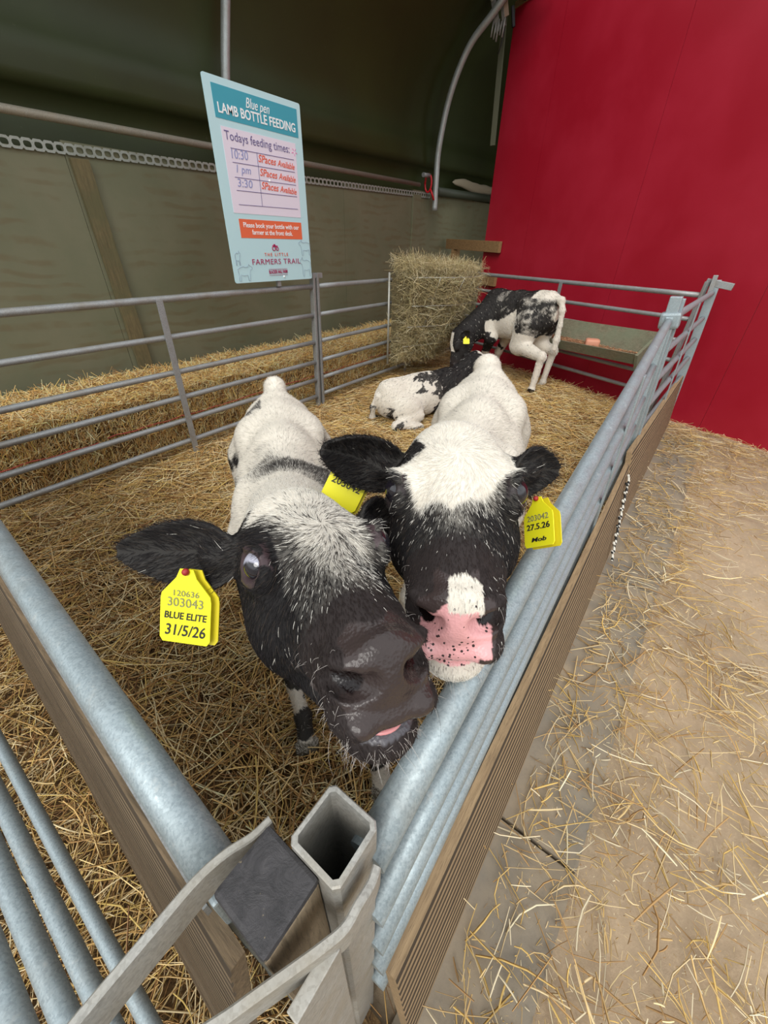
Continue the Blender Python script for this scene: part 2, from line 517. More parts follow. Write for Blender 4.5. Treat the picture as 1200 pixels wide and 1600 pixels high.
hoop('roof_hoop', [(2.50, 3.26, 1.66), (2.50, 3.265, 1.95), (2.52, 3.24, 2.2), (2.58, 3.21, 2.54), (2.60, 3.12, 2.85), (2.62, 2.88, 3.2), (2.62, 2.5, 3.5)], 0.030, 'galvanised hoop tube rising straight up behind the blue sign')

# red clamp where pipe meets hoop
bm = bmesh.new()
pts = [(5.30 + .0 * a, 3.27 + .045 * cos(a), 1.86 + .085 * sin(a)) for a in [2 * pi * k / 20 for k in range(21)]]
add_tube(bm, pts, 0.011, 8)
add_tube(bm, [(5.30, 3.23, 1.80), (5.34, 3.20, 1.70)], 0.012, 8)
tag(obj('red_strap', bm, new_mat('red_plastic', (0.6, 0.01, 0.02), .4)), 'small red strap looped at the foot of the curved hoop', 'strap')
bm = bmesh.new()
add_tube(bm, [(5.16, 3.26, 1.925), (5.30, 3.26, 1.93)], 0.022, 14)
tag(obj('pipe_stub', bm, M_GALV_OLD), 'short grey pipe end above the red strap', 'pipe')

# --- machinery at the hoop top
e = empty('roof_bracket', 'jumble of metal brackets and bolts at the top corner of the red wall', 'bracket', (5.5, 2.62, 3.2))
mt = galv('bracket_metal', (0.28, 0.27, 0.25), (0.15, 0.13, 0.1), metal=.4, rough=.5, amt=.6)
md = new_mat('black_rubber', (0.012, 0.010, 0.014), .6)
bm = bmesh.new()
add_bar(bm, (5.42, 2.78, 3.34), (5.46, 2.66, 3.02), .05, .012, Vector((1, 0, 0)), .002)
add_bar(bm, (5.44, 2.70, 3.36), (5.48, 2.61, 3.05), .03, .03, Vector((1, 0, 0)), .003)
for q in range(5):
    add_tube(bm, [(5.45, 2.72 - q * .03, 3.10 - .02 * (q % 2)), (5.45, 2.73 - q * .03, 2.99 - .02 * (q % 3))], .009, 8)
obj('plate', bm, mt, e)
bm = bmesh.new()
add_bar(bm, (5.44, 2.66, 3.33), (5.47, 2.60, 3.11), .055, .01, Vector((1, 0.2, 0)), .002)
obj('clamp_block', bm, new_mat('tan_paint', (0.35, 0.24, 0.17), .6), e)
bm = bmesh.new()
add_bar(bm, (5.43, 2.62, 3.30), (5.5, 2.42, 3.22), .04, .07, bevel=.008)
add_bar(bm, (5.50, 2.56, 3.18), (5.52, 2.53, 3.04), .035, .03, bevel=.008)
add_tube(bm, [(5.47, 2.60, 3.04), (5.47, 2.61, 2.95), (5.46, 2.635, 2.86)], .004, 6)
obj('rubber_seal', bm, md, e)
bm = bmesh.new()
for q in range(6):
    add_tube(bm, [(5.30 - q * .02, 2.42 - q * .05, 3.26), (5.30 - q * .02, 2.41 - q * .05, 3.17 - .01 * (q % 2))], .012, 8)
add_bar(bm, (5.36, 2.6, 3.3), (5.2, 2.1, 3.22), .03, .03, bevel=.003)
obj('bolt_row', bm, mt, e)
bm = bmesh.new()
add_tube(bm, [(5.2, 3.02, 3.55), (5.42, 2.74, 3.22)], .012, 8)
mrod = galv('rod', (0.5, .47, .38), metal=.2)
obj('stay_rod', bm, mrod, e)
bm = bmesh.new()
add_tube(bm, [(5.0, 2.2, 3.5), (5.3, 2.3, 3.18)], .012, 8)
obj('stay_rod', bm, mrod, e)

# leaning back strut behind red edge
bm = bmesh.new()
add_bar(bm, (5.64, 2.70, 3.2), (5.66, 2.66, 2.2), .05, .03)
tag(obj('rear_strut', bm, new_mat('dull_olive', (.10, .10, .06), .7)), 'dark strut behind the upper left edge of the red wall', 'strut')

# --- timber rails at foot of red wall's left end
def trail(pa, pb, h, th, label):
    bm = bmesh.new(); add_bar(bm, pa, pb, th, h, bevel=.004)
    tag(obj('timber_rail', bm, M_RAILWOOD), label, 'rail')
trail((5.90, 3.27, 1.26), (5.44, 2.29, 1.235), .115, .045, 'brown timber rail, upper of two fixed to the red wall edge')
trail((5.78, 2.98, .895), (5.455, 2.29, .88), .115, .045, 'brown timber rail, lower one just above the corner of metal fences')
bm = bmesh.new(); add_bar(bm, (5.85, 3.10, FLOOR_Z), (5.85, 3.10, 1.20), .09, .09, bevel=.004)
tag(obj('timber_post', bm, M_RAILWOOD), 'short brown timber post under the upper timber rail', 'post')
# ------------------------------------------------------------------ hurdles
def hurdle(name, label, A0, A1, B0, B1, rails, r, mat, mids=(0.5,), group=None, post_w=0.045, ext=0.09, lo=0.0, hook=None, mat2=None, rail_ends=(0.0, 1.0), stiles=(0, 1)):
    """A0/A1 = foot and rail-top point of first end, B0/B1 of the other; rails = fractions of the height"""
    mat2 = mat2 or mat
    e = empty(name, label, 'hurdle', tuple(A0), group)
    A0, A1, B0, B1 = map(Vector, (A0, A1, B0, B1))
    along = (B0 - A0).normalized()
    for f in rails:
        p = lerp(A0, A1, f); q = lerp(B0, B1, f)
        bm = bmesh.new()
        a = lerp(p, q, rail_ends[0]); b = lerp(p, q, rail_ends[1])
        rr = r if f < 0.99 else r * 1.12
        N = 10
        pts = [lerp(a, b, k / N) for k in range(N + 1)]
        add_tube(bm, pts, rr, 16)
        obj('rail', bm, mat, e)
    for si in stiles:
        P0, P1 = ((A0, A1), (B0, B1))[si]
        bm = bmesh.new()
        up = (P1 - P0).normalized()
        add_bar(bm, P0 + up * lo, P1 + up * ext, post_w, 0.022, along, .003)
        obj('end_stile', bm, mat2, e)
    for t in mids:
        bm = bmesh.new()
        P0 = lerp(A0, B0, t); P1 = lerp(A1, B1, t); up = (P1 - P0).normalized()
        side = up.cross(along).normalized() * (r + .003)
        if side.y * 0 + side.dot(Vector(( -0.6, -0.5, 0))) < 0: side = -side
        add_bar(bm, P0 + side, P1 + side, .007, .038, along, .001)
        obj('mid_brace', bm, mat2, e)
    if hook is not None:
        for P1 in hook:
            bm = bmesh.new()
            P1 = Vector(P1)
            add_bar(bm, P1 - along * .02, P1 + along * .10, .03, .035, bevel=.003)
            obj('locking_tab', bm, mat2, e)
    return e

RAILF = (0.0, 0.135, 0.28, 0.43, 0.59, 0.795, 1.0)
YF = 2.528
hurdle('sheep_hurdle', 'grey hurdle fence left of the sign post, in front of the straw bales',
       (0.05, YF, -.01), (0.05, YF, .962), (2.465, YF, -.01), (2.50, YF, .964), RAILF, .0165, M_GALV_OLD, hook=[(2.50, YF, 1.035)])
hurdle('sheep_hurdle', 'grey hurdle fence between the sign post and the hay rack corner',
       (2.515, YF, .0), (2.54, YF, .964), (5.20, YF + .06, .0), (5.27, YF + .06, .955), RAILF[1:], .0165, M_GALV_OLD)
def bk(t, z): return Vector((4.157 + .44 * t, 0.091 + t, z))
hurdle('sheep_hurdle', 'grey hurdle fence standing against the red wall behind the trough',
       bk(2.50, .02), bk(2.50, .965), bk(0.03, .02), bk(0.0, .968), (.2, .355, .50, .66, .825, 1.0), .0165, M_GALV_OLD, hook=[bk(2.50, 1.03)], mids=(0.53,))
# right side: near hurdle and far hurdle
RN = [Vector((0.088, .052, -.05)), Vector((0.088, .0735, .822)), Vector((2.40, .100, -.03)), Vector((2.46, .142, .965))]
rightn = hurdle('sheep_hurdle', 'bright galvanised hurdle running from the near corner post beside the calves',
       RN[0], RN[1], RN[2], RN[3], (.36, .50, .645, .80, 1.0), .0158, M_GALV, mids=(0.62,), post_w=.03, ext=.02, rail_ends=(0.0, 1.0), stiles=(1,))
hurdle('sheep_hurdle', 'far galvanised hurdle between the capped post and the red wall',
       (2.55, .085, -.03), (2.53, .135, .975), (4.20, -.01, -.02), (4.20, .035, .985), (.12, .25, .39, .54, .68, .83, 1.0), .0155, M_GALV, mids=(0.5,), post_w=.06, ext=.085, hook=None)
# hook through the far top corner
bm = bmesh.new()
add_bar(bm, (4.21, .10, 1.055), (4.19, -.075, 1.03), .03, .045, bevel=.003)
add_bar(bm, (4.17, .05, .96), (4.17, .055, 1.10), .03, .05, Vector((1, 0, 0)), .003)
tag(obj('corner_latch', bm, M_GALV_OLD), 'flat metal latch sticking out at the far right fence corner', 'latch')
# capped post between right hurdles
e = empty('fence_post', 'square galvanised post with a wide collar between the right hurdles', 'post', (2.50, .08, -.05))
bm = bmesh.new(); add_bar(bm, (2.50, .090, -.05), (2.495, .147, 1.07), .05, .05, Vector((1, 0, 0)), .004); obj('shaft', bm, M_GALV, e)
bm = bmesh.new(); add_bar(bm, (2.497, .135, .935), (2.496, .143, 1.005), .085, .075, Vector((1, 0, 0)), .012); obj('collar', bm, M_GALV, e)

# near left rail hurdle (side of this pen towards the neighbouring pen)
L0a, L0b = Vector((0.012, .165, -.06)), Vector((0.0078, .165, .806))
L1a, L1b = Vector((0.12, 2.46, -.06)), Vector((0.128, 2.46, .862))
hurdle('sheep_hurdle', 'galvanised hurdle with thick top rail crossing the lower left of the picture',
       L0a, L0b, L1a, L1b, (.30, .44, .58, .78, 1.0), .0168, M_GALV, mids=(), post_w=.03, ext=.0)
# folded seam strip under the top rail
bm = bmesh.new()
for k in range(24):
    a = lerp(L0b, L1b, k / 24) + Vector((-.019, 0, -.022)); b = lerp(L0b, L1b, (k + 1) / 24) + Vector((-.019, 0, -.022))
    add_bar(bm, a, b, .004, .02)
tag(obj('rail_strip', bm, M_GALV_OLD), 'thin metal strip along the underside of the left top rail', 'strip')

# ------------------------------------------------------------------ grooved deck boards
def deckboard(label, A0, A1, B0, B1, th, mat, grooves=7, outdir=Vector((0, -1, 0)), group=None, n=30, sag=0.0):
    """board face between lower edge A0-B0 and upper edge A1-B1"""
    bm = bmesh.new()
    prof = []
    G = grooves
    per = 1.0 / G
    for g in range(G):
        for f, d in ((0.06, 0), (0.56, 0), (0.62, -.0018), (1.0, -.0018)):
            prof.append(((g + f) * per, d))
    prof = [(0.0, -.003)] + prof + [(1.0, -.003)]
    back = [(1.0, -th), (0.0, -th)]
    full = prof + back
    rows = []
    for i in range(n + 1):
        t = i / n
        lo = lerp(A0, B0, t); hi = lerp(A1, B1, t)
        wob = Vector((0, 0, 1)) * (0.003 * mnoise.noise((t * 6, grooves, lo.z * 3)) - sag * sin(pi * t))
        rows.append([bm.verts.new(lerp(lo, hi, s) + outdir * d + wob) for s, d in full])
    for a, b in zip(rows, rows[1:]):
        for j in range(len(full)):
            k = (j + 1) % len(full)
            bm.faces.new((a[j], a[k], b[k], b[j]))
    bm.faces.new(rows[0][::-1]); bm.faces.new(rows[-1])
    me_ = obj('deck_board', bm, mat); o = me_
    o.data.materials.append(M_GROOVE)
    for f in o.data.polygons:
        j = f.index % len(full) if f.index < n * len(full) else -1
        if 0 <= j < 4 * G and j % 4 in (2, 3): f.material_index = 1
    return tag(o, label, 'board', group)

M_GROOVE = new_mat('groove_dirt', (.055, .038, .022), .9)
def ry(x, f):   # y of the outer face on the right fence: foot and head lines
    f = f / .40
    foot = np.interp(x, [.1, .9, 1.8, 2.3, 3.0, 4.2], [-.022, -.036, -.030, -.012, -.022, -.05])
    head = np.interp(x, [.1, .6, 1.2, 1.6, 2.3, 2.8, 3.3, 4.2], [.031, .034, .042, .058, .060, .034, .018, -.014])
    return float(foot * (1 - f) + head * f)
def rb(x, z): return Vector((x, ry(x, z + .05), z))
deckboard('pale grooved board at aisle floor, lower board of the near right hurdle', rb(.10, -.05), rb(.10, .148), rb(2.22, -.045), rb(2.22, .153), .022, M_DECK, 6)
deckboard('pale grooved board just under the rails of the near right hurdle', rb(.10, .152), rb(.10, .345), rb(2.20, .157), rb(2.20, .35), .022, M_DECK, 6)
deckboard('grooved board at the far end, lowest below the far right hurdle', rb(2.26, -.04), rb(2.26, .10), rb(4.25, -.04), rb(4.25, .09), .028, M_DECK, 5)
deckboard('grooved board at the far end, middle one below the far right hurdle', rb(2.25, .105), rb(2.25, .245), rb(4.22, .095), rb(4.22, .235), .028, M_DECK, 5)
deckboard('grooved board at the far end, topmost below the far right hurdle', rb(2.24, .25), rb(2.24, .39), rb(4.20, .24), rb(4.20, .385), .028, M_DECK, 5)
# left side boards, outer face looks towards -x
def lb(y, z, dx=0.0): return Vector((-.030 + .048 * y + dx - .135 * (.75 - z), y, z))
labs = ['weathered grooved board directly under the left top rail', 'weathered grooved board second below the left top rail', 'weathered grooved board third below the left top rail', 'weathered grooved board, lowest beside the neighbouring pen straw']
zz = [(.60, .75), (.445, .595), (.29, .44), (.135, .285)]
for (z0, z1), lab in zip(zz, labs):
    deckboard(lab, lb(.13, z0), lb(.13, z1), lb(2.4, z0 + .02), lb(2.4, z1 + .02), .016, M_DECK_OLD, 6, outdir=Vector((-1, 0, 0)))

# black and white rope hanging on the right boards
bm = bmesh.new()
pts = [rb(2.12 - .26 * t, .31 - .31 * t) + Vector((.012 * sin(t * 60), -.012 + .006 * cos(t * 60), .012 * cos(t * 60))) for t in [k / 90 for k in range(91)]]
add_tube(bm, pts, .006, 6)
m = new_mat('rope_mat', (.1, .1, .1), .7)
w = nd(m, 'ShaderNodeTexWave'); w.inputs['Scale'].default_value = 14; lk(m, coords(m), w.inputs['Vector'])
setc(m, ramp(m, w.outputs['Fac'], [(0.45, (0.015, .015, .015)), (0.55, (.7, .68, .6))]))
tag(obj('twisted_rope', bm, m, smooth=True), 'black and white twisted rope hanging on the right side boards', 'rope')

# ------------------------------------------------------------------ near corner
e = empty('corner_post_tube', 'open-topped square galvanised steel tube at the near corner', 'post', (.058, .085, -.06))
bm = bmesh.new()
x0, x1, y0_, y1_, zt_, wl = .0475, .0965, .067, .1155, .885, .004
def ringv(x0, x1, y0, y1, z, c=.004):
    P = [(x0 + c, y0), (x1 - c, y0), (x1, y0 + c), (x1, y1 - c), (x1 - c, y1), (x0 + c, y1), (x0, y1 - c), (x0, y0 + c)]
    return [bm.verts.new((px, py, z)) for px, py in P]
R = [ringv(x0, x1, y0_, y1_, -.06), ringv(x0, x1, y0_, y1_, zt_ - .001), ringv(x0 + .001, x1 - .001, y0_ + .001, y1_ - .001, zt_), ringv(x0 + wl, x1 - wl, y0_ + wl, y1_ - wl, zt_, .003), ringv(x0 + wl, x1 - wl, y0_ + wl, y1_ - wl, .2, .003)]
for a, b in zip(R, R[1:]):
    for k in range(8): bm.faces.new((a[k], a[(k + 1) % 8], b[(k + 1) % 8], b[k]))
obj('tube', bm, M_FLAT, e)

# dark capped timber post next to it
e = empty('timber_corner_post', 'thick timber post with dark worn top beside the open steel tube', 'post', (.018, .088, -.06))
mtop = new_mat('dark_worn_top', (0.05, 0.045, 0.045), .65)
v = coords(mtop); n1 = noise(mtop, v, 70, 6, .75, .6); n2 = noise(mtop, v, 220, 3, .6)
setc(mtop, mix(mtop, ramp(mtop, n2, [(0.68, (0, 0, 0)), (0.76, (0.8, 0.8, 0.8))]), ramp(mtop, n1, [(0.3, (0.020, 0.019, 0.020)), (0.62, (0.052, 0.048, 0.050)), (0.8, (0.12, .11, .10))]), (0.34, .27, .16)))
bump(mtop, n1, .5, .004)
bm = bmesh.new()
sh = Matrix.Translation((.0225, .1105, 0))
add_box(bm, (-.0245, -.0265, -.06), (.0245, .0265, .868), sh, .003)
obj('shaft', bm, wood('post_wood', (0.33, .25, .16), (.2, .15, .09), (12, 12, 1), 9), e)
bm = bmesh.new()
add_box(bm, (-.0250, -.0272, .8682), (.0250, .0272, .877), sh, .0035)
bmesh.ops.subdivide_edges(bm, edges=bm.edges[:], cuts=2, use_grid_fill=True)
for vv in bm.verts:
    if vv.co.z > .874: vv.co.z += .0015 * mnoise.noise(vv.co * 90)
obj('cap', bm, mtop, e)

# flat bars of the hurdle fork clasping the posts
def flatbar(path, h, th, label, fold=None):
    bm = bmesh.new(); rows = []
    P = [Vector(p) for p in path]
    # smooth the path
    S = []
    for i in range(len(P) - 1):
        p0 = P[max(i - 1, 0)]; p1 = P[i]; p2 = P[i + 1]; p3 = P[min(i + 2, len(P) - 1)]
        for k in range(8):
            t = k / 8
            S.append(0.5 * ((2 * p1) + (p2 - p0) * t + (2 * p0 - 5 * p1 + 4 * p2 - p3) * t * t + (3 * p1 - p0 - 3 * p2 + p3) * t ** 3))
    S.append(P[-1])
    for i, p in enumerate(S):
        t = (S[min(i + 1, len(S) - 1)] - S[max(i - 1, 0)]).normalized()
        n_ = Vector((0, 0, 1)).cross(t).normalized()
        c_ = .0012
        prof = [(-th / 2 + c_, 0), (th / 2 - c_, 0), (th / 2, -c_), (th / 2, -h + c_), (th / 2 - c_, -h), (-th / 2 + c_, -h), (-th / 2, -h + c_), (-th / 2, -c_)]
        rows.append([bm.verts.new(p + n_ * a + Vector((0, 0, b))) for a, b in prof])
    for a, b in zip(rows, rows[1:]):
        for k in range(8): bm.faces.new((a[k], a[(k + 1) % 8], b[(k + 1) % 8], b[k]))
    bm.faces.new(rows[0][::-1]); bm.faces.new(rows[-1])
    o = obj('flat_bar', bm, M_FLAT)
    for f in o.data.polygons: f.use_smooth = False
    return tag(o, label, 'bar', None)
flatbar([(0.0516, 0.1434, 0.8660), (0.0360, 0.1458, 0.8660), (0.0168, 0.1524, 0.8684), (-0.0048, 0.1566, 0.8684), (-0.0360, 0.1566, 0.8684), (-0.0840, 0.1560, 0.8684), (-0.1680, 0.1536, 0.8684), (-0.3600, 0.1500, 0.8660)], .040, .0065, 'bent galvanised flat bar on the left, ending at the dark post top')
flatbar([(0.0798, 0.0570, 0.8660), (0.0696, 0.0546, 0.8660), (0.0552, 0.0546, 0.8684), (0.0408, 0.0546, 0.8684), (0.0264, 0.0600, 0.8684), (0.0072, 0.0690, 0.8684), (-0.0240, 0.0840, 0.8684), (-0.0720, 0.1056, 0.8660), (-0.1680, 0.1200, 0.8660)], .040, .0065, 'bent galvanised flat bar in front, welded to the open square tube')
bm = bmesh.new()
add_box(bm, (-0.0072, 0.0528, 0.3740), (0.0336, 0.0624, 0.8480), None, .001)
tag(obj('face_plate', bm, M_FLAT), 'pale flat metal plate standing below the front flat bar', 'plate')

# neighbour pen hurdle rails at lower left
N0 = Vector((-.15, -.35, -.05)); N1 = Vector((-.15, -.35, .93)); N2 = Vector((-.15, 2.0, -.05)); N3 = Vector((-.15, 2.0, .93))
e = hurdle('sheep_hurdle', 'neighbouring pen hurdle with slanting bars at the bottom left corner', N0, N1, N2, N3, (.306, .51, .643, .765), .0125, M_GALV, mids=(), post_w=.03, ext=0)
# ------------------------------------------------------------------ straw
def pen_ok(x, y):
    return (x > .06 + .03 * y) & (y > .09) & (y < 2.62) & (x < 4.157 + .44 * (y - .09) + .08)
def floor_h(x, y):
    h = 0.030 * (vnoise(x + 9, y + 9, 2.2, 1) - .4) + 0.018 * vnoise(x + 9, y + 9, 6.5, 2)
    h = h + 0.06 * np.exp(-(((x - 3.9) ** 2 + (y - 1.2) ** 2) / .5)) + .03 * np.clip((y - 2.2) / .4, 0, 1)
    return h - .012
# dense mat below the loose stalks
m = new_mat('straw_mat_base', (0.2, 0.12, 0.05), 0.9)
v = coords(m); n1 = noise(m, v, 90, 5, .8, 1.5); n2 = noise(m, v, 300, 3, .7)
c = ramp(m, n1, [(.35, (.045, .022, .008)), (.5, (.16, .09, .032)), (.66, (.36, .22, .085))])
setc(m, c); bump(m, n1, .8, .01)
M_STRAWBASE = m
def base_patch(name, x0, x1, y0, y1, hf, clip=None, n=90):
    xs = np.linspace(x0, x1, n); ys = np.linspace(y0, y1, n)
    X, Y = np.meshgrid(xs, ys, indexing='ij')
    if clip is not None: X = np.minimum(X, clip(Y))
    Z = hf(X, Y)
    V = np.stack([X, Y, Z], -1).reshape(-1, 3)
    i, j = np.meshgrid(np.arange(n - 1), np.arange(n - 1), indexing='ij')
    a = (i * n + j).ravel()
    F = np.stack([a, a + n, a + n + 1, a + 1], 1)
    return np_mesh(name, V, F, mat=M_STRAWBASE, smooth=True)
tag(base_patch('straw_mat', .05, 5.4, .085, 2.60, lambda x, y: floor_h(x, y) - .016, clip=lambda y: 4.14 + .44 * (y - .09)), 'matted brown straw pressed flat on the pen floor under the calves', 'straw', kind='stuff')

def scatter(n, x0, x1, y0, y1, ok):
    X = RNG.uniform(x0, x1, int(n)); Y = RNG.uniform(y0, y1, int(n))
    k = ok(X, Y)
    return X[k], Y[k]
def floor_straw(name, label, n, box, ok, hf, palette, Lr=(.04, .26), Wr=(.0022, .0050), zr=(0.0, .035), pitch=.16, bend=.16, dir_bias=None):
    X, Y = scatter(n, *box, ok); k = len(X)
    u = RNG.random(k)
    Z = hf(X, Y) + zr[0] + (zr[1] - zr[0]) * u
    L = Lr[0] + (Lr[1] - Lr[0]) * RNG.random(k) ** 1.6
    W = RNG.uniform(Wr[0], Wr[1], k)
    yaw = vnoise(X + 20, Y + 20, 4.0, 5) * 6 + RNG.normal(0, 1.1, k)
    pt = RNG.normal(0, pitch, k)
    C = pal(palette, k)
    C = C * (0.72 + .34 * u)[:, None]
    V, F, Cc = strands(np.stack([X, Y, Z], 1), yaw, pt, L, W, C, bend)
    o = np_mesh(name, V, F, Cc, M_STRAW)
    return tag(o, label, 'straw', kind='stuff')
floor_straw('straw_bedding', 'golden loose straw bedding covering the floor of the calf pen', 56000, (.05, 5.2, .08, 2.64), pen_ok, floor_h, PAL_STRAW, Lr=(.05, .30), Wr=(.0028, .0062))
# neighbouring pen
npen = lambda x, y: (x < .03 + .045 * (y - 1)) & (x > -1.3)
tag(base_patch('straw_mat', -1.4, .08, -.1, 2.7, lambda x, y: floor_h(x, y) - .02), 'matted straw on the floor of the neighbouring pen, lower left', 'straw', kind='stuff')
floor_straw('straw_bedding', 'loose brown straw in the neighbouring pen at the lower left', 15000, (-1.2, .08, -.05, 2.6), npen, floor_h, PAL_STRAW * .85, zr=(0, .05), pitch=.25)
# aisle litter
def aisle(dens):
    def f(x, y):
        d = -y
        p = np.exp(-np.clip(d - .05, 0, 9) / .35) * (.25 + 1.1 * vnoise(x + 5, y + 5, 3.1, 8) ** 2)
        p = p + .35 * (vnoise(x + 5, y + 5, 2.0, 9) > .62) * vnoise(x + 3, y + 3, 8, 10)
        edge_line = np.exp(-((y + .24 + .028 * x) / .05) ** 2)
        p = p + .45 * edge_line + .08
        p = p + 1.6 * np.exp(-np.clip(4.47 - .44 * d - x, 0, 9) / .22)
        return (y < -.048) & (RNG.random(len(x)) < p * dens) & (x < 4.41 + .44 * y)
    return f
flat = lambda x, y: np.full(len(x), FLOOR_Z + .016)
floor_straw('straw_litter', 'long pale straw stalks scattered over the aisle floor and slabs', 17000, (-.2, 4.5, -2.4, -.04), aisle(1.7), flat, PAL_PALE, Lr=(.02, .17), Wr=(.0028, .0062), zr=(0, .022), pitch=.07, bend=.16)
floor_straw('straw_chaff', 'short broken straw chaff sprinkled over the dusty aisle floor', 60000, (-.2, 4.5, -2.6, -.04), aisle(1.5), lambda x, y: np.full(len(x), FLOOR_Z + .005), PAL_PALE, Lr=(.003, .022), Wr=(.0012, .003), zr=(0, .010), pitch=.05, bend=.03)

# ------------------------------------------------------------------ straw bales
M_TWINE = new_mat('red_twine', (0.55, 0.10, 0.08), .7)
def bale(x0, x1, y0, y1, h, label, dz=0.0):
    e = empty('straw_bale', label, 'straw bale', ((x0 + x1) / 2, (y0 + y1) / 2, -.03), 'straw bales behind the left fence')
    bm = bmesh.new()
    add_box(bm, (x0 + .015, y0 + .02, -.05), (x1 - .015, y1 - .02, h - .02), None, .04)
    bmesh.ops.subdivide_edges(bm, edges=bm.edges[:], cuts=6, use_grid_fill=True)
    for v_ in bm.verts:
        v_.co += Vector((1, 1, 1)) * 0.02 * mnoise.noise(v_.co * 5)
    obj('pressed_core', bm, M_STRAWBASE, e)
    parts = []
    # front
    A = (x1 - x0) * h
    n = int(A * 15000)
    X = RNG.uniform(x0, x1, n); Z = RNG.uniform(-.02, h, n); Y = y0 + .02 - RNG.random(n) * .03 + .02 * vnoise(X + 3, Z + 3, 7, 4)
    yaw = RNG.normal(0, .9, n) + np.where(RNG.random(n) < .5, -pi / 2, 0); pt = RNG.normal(1.0, .6, n)
    parts.append((np.stack([X, Y, Z], 1), yaw, pt, .03 + .12 * RNG.random(n) ** 1.5))
    # top
    n = int((x1 - x0) * (y1 - y0) * 8000)
    X = RNG.uniform(x0, x1, n); Y = RNG.uniform(y0, y1 + .02, n)
    Z = h - .015 + .03 * vnoise(X + 2, Y + 2, 5, 6) + .02 * RNG.random(n) + .02 * (Y - y0) / (y1 - y0)
    parts.append((np.stack([X, Y, Z], 1), RNG.uniform(0, 6.28, n), RNG.normal(.05, .33, n), .04 + .16 * RNG.random(n) ** 1.6))
    # tufts along upper edge
    n = 260
    X = RNG.uniform(x0, x1, n); Y = RNG.uniform(y0 + .3, y1, n)
    parts.append((np.stack([X, Y, np.full(n, h + .03)], 1), RNG.uniform(0, 6.28, n), RNG.normal(.9, .4, n), .06 + .08 * RNG.random(n)))
    P = np.concatenate([p[0] for p in parts]); ya = np.concatenate([p[1] for p in parts]); pt = np.concatenate([p[2] for p in parts]); L = np.concatenate([p[3] for p in parts])
    k = len(P)
    V, F, C = strands(P, ya, pt, L, RNG.uniform(.0028, .0058, k), np.clip(pal(PAL_STRAW, k) * 1.18, 0, 1), .12)
    o = np_mesh('loose_stalks', V, F, C, M_STRAW, e)
    tag(o, kind='stuff')
    for zz_ in (.24,):
        bm = bmesh.new()
        N = 24
        add_tube(bm, [(x0 + .02 + (x1 - x0 - .04) * i / N, y0 - .012 + .006 * mnoise.noise((i * .8, x0, 1)), zz_ + .012 * mnoise.noise((i * .5, x0, 4))) for i in range(N + 1)], .003, 6)
        obj('twine', bm, M_TWINE, e)
bale(-.55, .78, 2.66, 3.18, .41, 'leftmost straw bale behind the hurdle fence, cut by the picture edge')
bale(.80, 2.12, 2.68, 3.18, .405, 'straw bale behind the fence under the bare timber batten')
bale(2.14, 3.40, 2.70, 3.18, .40, 'straw bale behind the fence below the blue sign post')
bale(3.42, 4.75, 2.74, 3.18, .40, 'straw bale furthest along the left wall behind the hay rack')

# ------------------------------------------------------------------ hay rack
e = empty('hay_rack', 'wire mesh hay rack hung on the fence in the far left corner', 'hay rack', (3.9, 2.4, .2))
M_WIRE = galv('rack_wire', (0.42, 0.42, 0.38), metal=.4, amt=.4)
HX0, HX1 = 3.46, 4.30
def hay_front(u, w):
    """u along (0..1), w up (0..1): front face point of the rack"""
    x = HX0 + (HX1 - HX0) * u
    z = .24 + .76 * w - .03 * u * (1 - w)
    y = 2.46 - (.10 + .42 * w ** .8) * (.25 + .75 * min(1, u * 1.6 + .25))
    return Vector((x, y, z))
bm = bmesh.new()
add_tube(bm, [(HX0 - .01, 2.485, 1.03), (HX0 - .01, 2.485, .22)], .010, 8)
add_tube(bm, [hay_front(k / 8, 1) for k in range(9)], .004, 8)
add_tube(bm, [(HX1, 2.48, 1.0), hay_front(1, 1), hay_front(1, .5), hay_front(1, 0), (HX1, 2.48, .22)], .008, 8)
obj('frame', bm, M_WIRE, e)
bm = bmesh.new()
for w_ in (.22, .46, .70):
    add_tube(bm, [hay_front(k / 10, w_) + Vector((-.004, -.050, 0)) for k in range(11)], .0030, 6)
for w_ in (.1, .3, .5, .7, .9):
    pass
for u_ in (.25, .5, .75):
    add_tube(bm, [hay_front(u_, k / 8) + Vector((-.004, -.010, 0)) for k in range(9)], .0035, 6)
obj('mesh', bm, M_WIRE, e)
# hay fill
n = 15000
U = RNG.random(n); W = RNG.random(n) ** .9 * 1.16 - .04; D = RNG.random(n) ** 2.2
P = np.zeros((n, 3))
for i in range(n):
    f = hay_front(U[i], min(W[i], 1.0))
    y = f.y + (2.47 - f.y) * D[i] * .98
    if W[i] > 1: y = f.y + (2.47 - f.y) * RNG.random()
    zt_ = .0
    if W[i] > 1: zt_ = (W[i] - 1) * 1.1 * (1.2 - .55 * U[i])
    P[i] = (f.x + (RNG.random() - .5) * .05, y + .012 - .10 * (RNG.random() ** 2.5), f.z + zt_)
L = .05 + .17 * RNG.random(n) ** 1.4
V, F, C = strands(P, RNG.normal(-.1, 1.3, n), RNG.normal(-.1, .62, n), L, RNG.uniform(.0018, .0042, n), pal(PAL_HAY, n, var=.16), .30)
n2_ = 1500
U = RNG.random(n2_); P2 = np.zeros((n2_, 3))
for i in range(n2_):
    f = hay_front(U[i], 1.0); P2[i] = (f.x - .03, f.y + (2.47 - f.y) * RNG.random() , 1.06 + .09 * (1 - U[i]) * RNG.random())
V2, F2, C2 = strands(P2, RNG.uniform(0, 6.28, n2_), RNG.normal(.6, .55, n2_), .06 + .16 * RNG.random(n2_), RNG.uniform(.0014, .0032, n2_), pal(PAL_HAY, n2_) * 1.15, .3)
